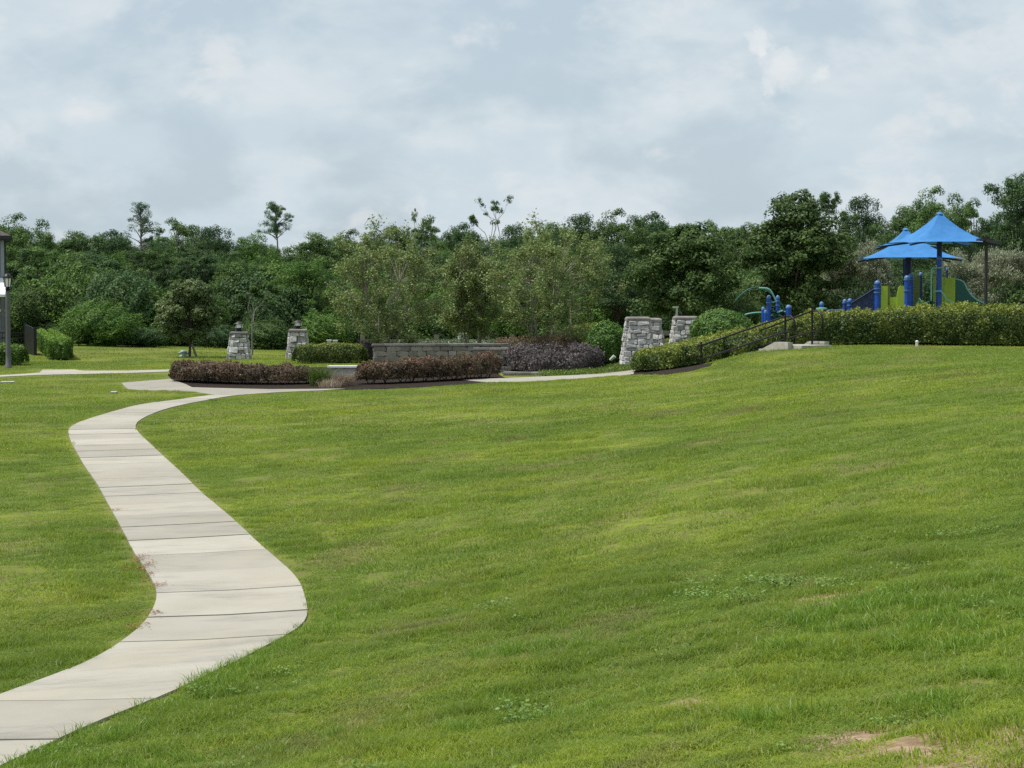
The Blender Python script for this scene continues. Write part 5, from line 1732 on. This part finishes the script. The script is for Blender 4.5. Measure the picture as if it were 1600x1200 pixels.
# oaks by the playground and the feathery grey trees
stand('oak_tree', 'big dense oak standing behind the stair rail', 1240, 294, 165, 94, V_OAK[0], rz=.3)
stand('oak_tree', 'bushy mid green oak behind the stone pillars', 1068, 346, 150, 92, V_OAK[1], rz=1.2)
stand('feathery_tree', 'soft grey green feathery tree between the big oak and the umbrellas', 1340, 366, 110, 97, V_FEATHER[0])
stand('feathery_tree', 'soft grey feathery tree behind the area light pole', 1556, 378, 150, 95, V_FEATHER[1])
# crape myrtles of the plaza
for seed, px, top, w, Y, lab in ((801, 602, 356, 172, 82, 'wide multi stemmed tree behind the low stone wall nearer the lantern pillars'), (802, 738, 386, 96, 86, 'slim multi stemmed tree in the middle of the three plaza trees'), (803, 858, 352, 196, 79, 'wide pale stemmed tree with forked trunk above the grey purple hedge')):
    g = gpx(px, Y)
    ms = myrtle_tree(seed, at(px, top, Y).z - g.z, px_size(w, Y), .105, 140, 6 if seed != 803 else 5, .02 if seed == 801 else .12)
    place_tree('myrtle_tree', lab, g, ms, (1, 1, 1), 0, 'multi stemmed trees of the plaza')
# young oak with stake
Y = 87.0
g = gpx(296, Y)
ms = broad_tree(820, at(296, 434, Y).z - g.z, px_size(104, Y), .14, 90, 360, .10, 'young_oak_leaf', 'bark', .78, .55, .95)
o = place_tree('young_oak', 'small dense dull green oak beside the fire hydrant', g, ms)
s = thing('tree_stake', 'leaning timber stake propping the young oak', 'stake', gpx(309, Y - .3))
MB().tube([gpx(309, Y - .3, -.1), at(300, 538, Y - .12)], .05, 7).build('timber', M['timber'], s)
# pale slim tree by the first lantern pillar
Y = 92.0
ms = snag_tree(831, 3.2, .9, .5)
place_tree('slim_tree', 'pale slim bare stemmed tree beside the lantern pillar', gpx(395, Y), ms, (1, 1, 1), .4)
# shrubs at the edge of the wood
SB = [ball_foliage(900 + i, 1.6, 1.5, 1.35, .12, 380, m, 0, .34) for i, m in enumerate(('forest_leaf_bright', 'forest_leaf', 'forest_leaf_dark', 'oak_leaf'))]
def big_bush(label, px, top, wpx, Y, k, name='bush'):
    g = gpx(px, Y)
    o = thing(name, label, 'bush', g, 'bushes at the edge of the wood')
    sx = px_size(wpx, Y) / 3.2; sz = (at(px, top, Y).z - g.z) / 2.75
    o.scale = (sx, sx, sz)
    o.rotation_euler = (0, 0, px * .37)
    link_mesh('foliage', SB[k], o)
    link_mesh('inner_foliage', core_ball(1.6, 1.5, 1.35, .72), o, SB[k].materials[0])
big_bush('big round leafy bush at the lawn edge beside the boxed hedge', 158, 473, 118, 98, 0)
big_bush('dark bush between the big round bush and the young oak', 226, 512, 70, 99, 2)
big_bush('low bush behind the black gate panel', 82, 508, 60, 101, 1)
big_bush('dark low bush behind the lantern pillar with the pale slim tree', 350, 508, 80, 101, 2)
big_bush('dark bush between the two lantern pillars', 418, 500, 90, 101, 1)
big_bush('leafy bush beside the half hidden lantern pillar', 505, 488, 90, 102, 0)
big_bush('bush under the wide multi stemmed tree', 570, 490, 90, 104, 2)
big_bush('bush behind the white utility box', 740, 490, 110, 105, 2)
big_bush('bush behind the forked trunk of the pale stemmed tree', 850, 480, 110, 104, 2)
big_bush('dark bush behind the board rail', 1042, 470, 90, 100, 2)
big_bush('bush between the bushy oak and the big oak', 1140, 440, 80, 101, 3)
big_bush('bush beside the aqua arch of the climbing frame', 1160, 470, 80, 92, 3)
big_bush('dark bush behind the sloping bridge', 1330, 430, 80, 102, 2)
big_bush('dark bush deep under the umbrellas', 1440, 420, 100, 93, 2)

# the wood itself: masses of trees and undergrowth nobody could count
def joined(ms, name):
    """crown and trunk of a tree kind as one mesh with two materials"""
    crown, trunk, bark = ms
    bm = bmesh.new()
    bm.from_mesh(crown)
    n0 = len(bm.faces)
    bm.from_mesh(trunk)
    bm.faces.ensure_lookup_table()
    for f in bm.faces[n0:]: f.material_index = 1
    me = bpy.data.meshes.new(name)
    bm.to_mesh(me); bm.free()
    me.materials.append(crown.materials[0]); me.materials.append(bark)
    return me
library('wood', [joined(m, 'wood_tree') for m in V_BROAD])
library('brush', SB)
SKY_X = [-200, 0, 40, 100, 150, 190, 260, 330, 420, 520, 600, 680, 760, 850, 950, 1050, 1150, 1240, 1300, 1350, 1450, 1530, 1600, 1800]
SKY_Y = [345, 345, 345, 368, 364, 366, 362, 360, 368, 366, 362, 356, 358, 352, 342, 350, 352, 345, 352, 335, 325, 338, 310, 310]
def the_wood():
    rng = np.random.default_rng(61)
    P, S_, I, Rz = [], [], [], []
    for row, (Y0, Y1, n, drop) in enumerate(((116, 126, 60, 26), (128, 142, 70, 10), (145, 175, 80, 2))):
        for k in range(n):
            Y = rng.uniform(Y0, Y1)
            px = -260 + 2120 * (k + rng.uniform(0, 1)) / n
            top = np.interp(px, SKY_X, SKY_Y) + drop - 8 + rng.uniform(0, 1) ** 1.5 * 30
            g = gpx(px, Y)
            h = at(px, top, Y).z - g.z
            sz = h / 10.2
            sx = sz * rng.uniform(.75, 1.05)
            P.append(tuple(g)); S_.append((sx, sx, sz)); I.append(rng.integers(0, 6)); Rz.append((0, 0, rng.uniform(0, 6.28)))
    scatter('forest', 'wood', np.array(P), np.array(Rz), np.array(S_), I, 'dense mass of the wood closing off the park', 'forest')
    P, S_, I, Rz = [], [], [], []
    for k in range(260):
        Y = rng.uniform(103, 118)
        px = rng.uniform(-150, 1800)
        if px < 120: Y += 4
        g = gpx(px, Y)
        s = rng.uniform(.7, 1.4)
        P.append(tuple(g)); S_.append((s, s, s * rng.uniform(.6, 1.15))); I.append(rng.integers(0, 4)); Rz.append((0, 0, rng.uniform(0, 6.28)))
    scatter('undergrowth', 'brush', np.array(P), np.array(Rz), np.array(S_), I, 'undergrowth along the foot of the wood', 'undergrowth')
the_wood()
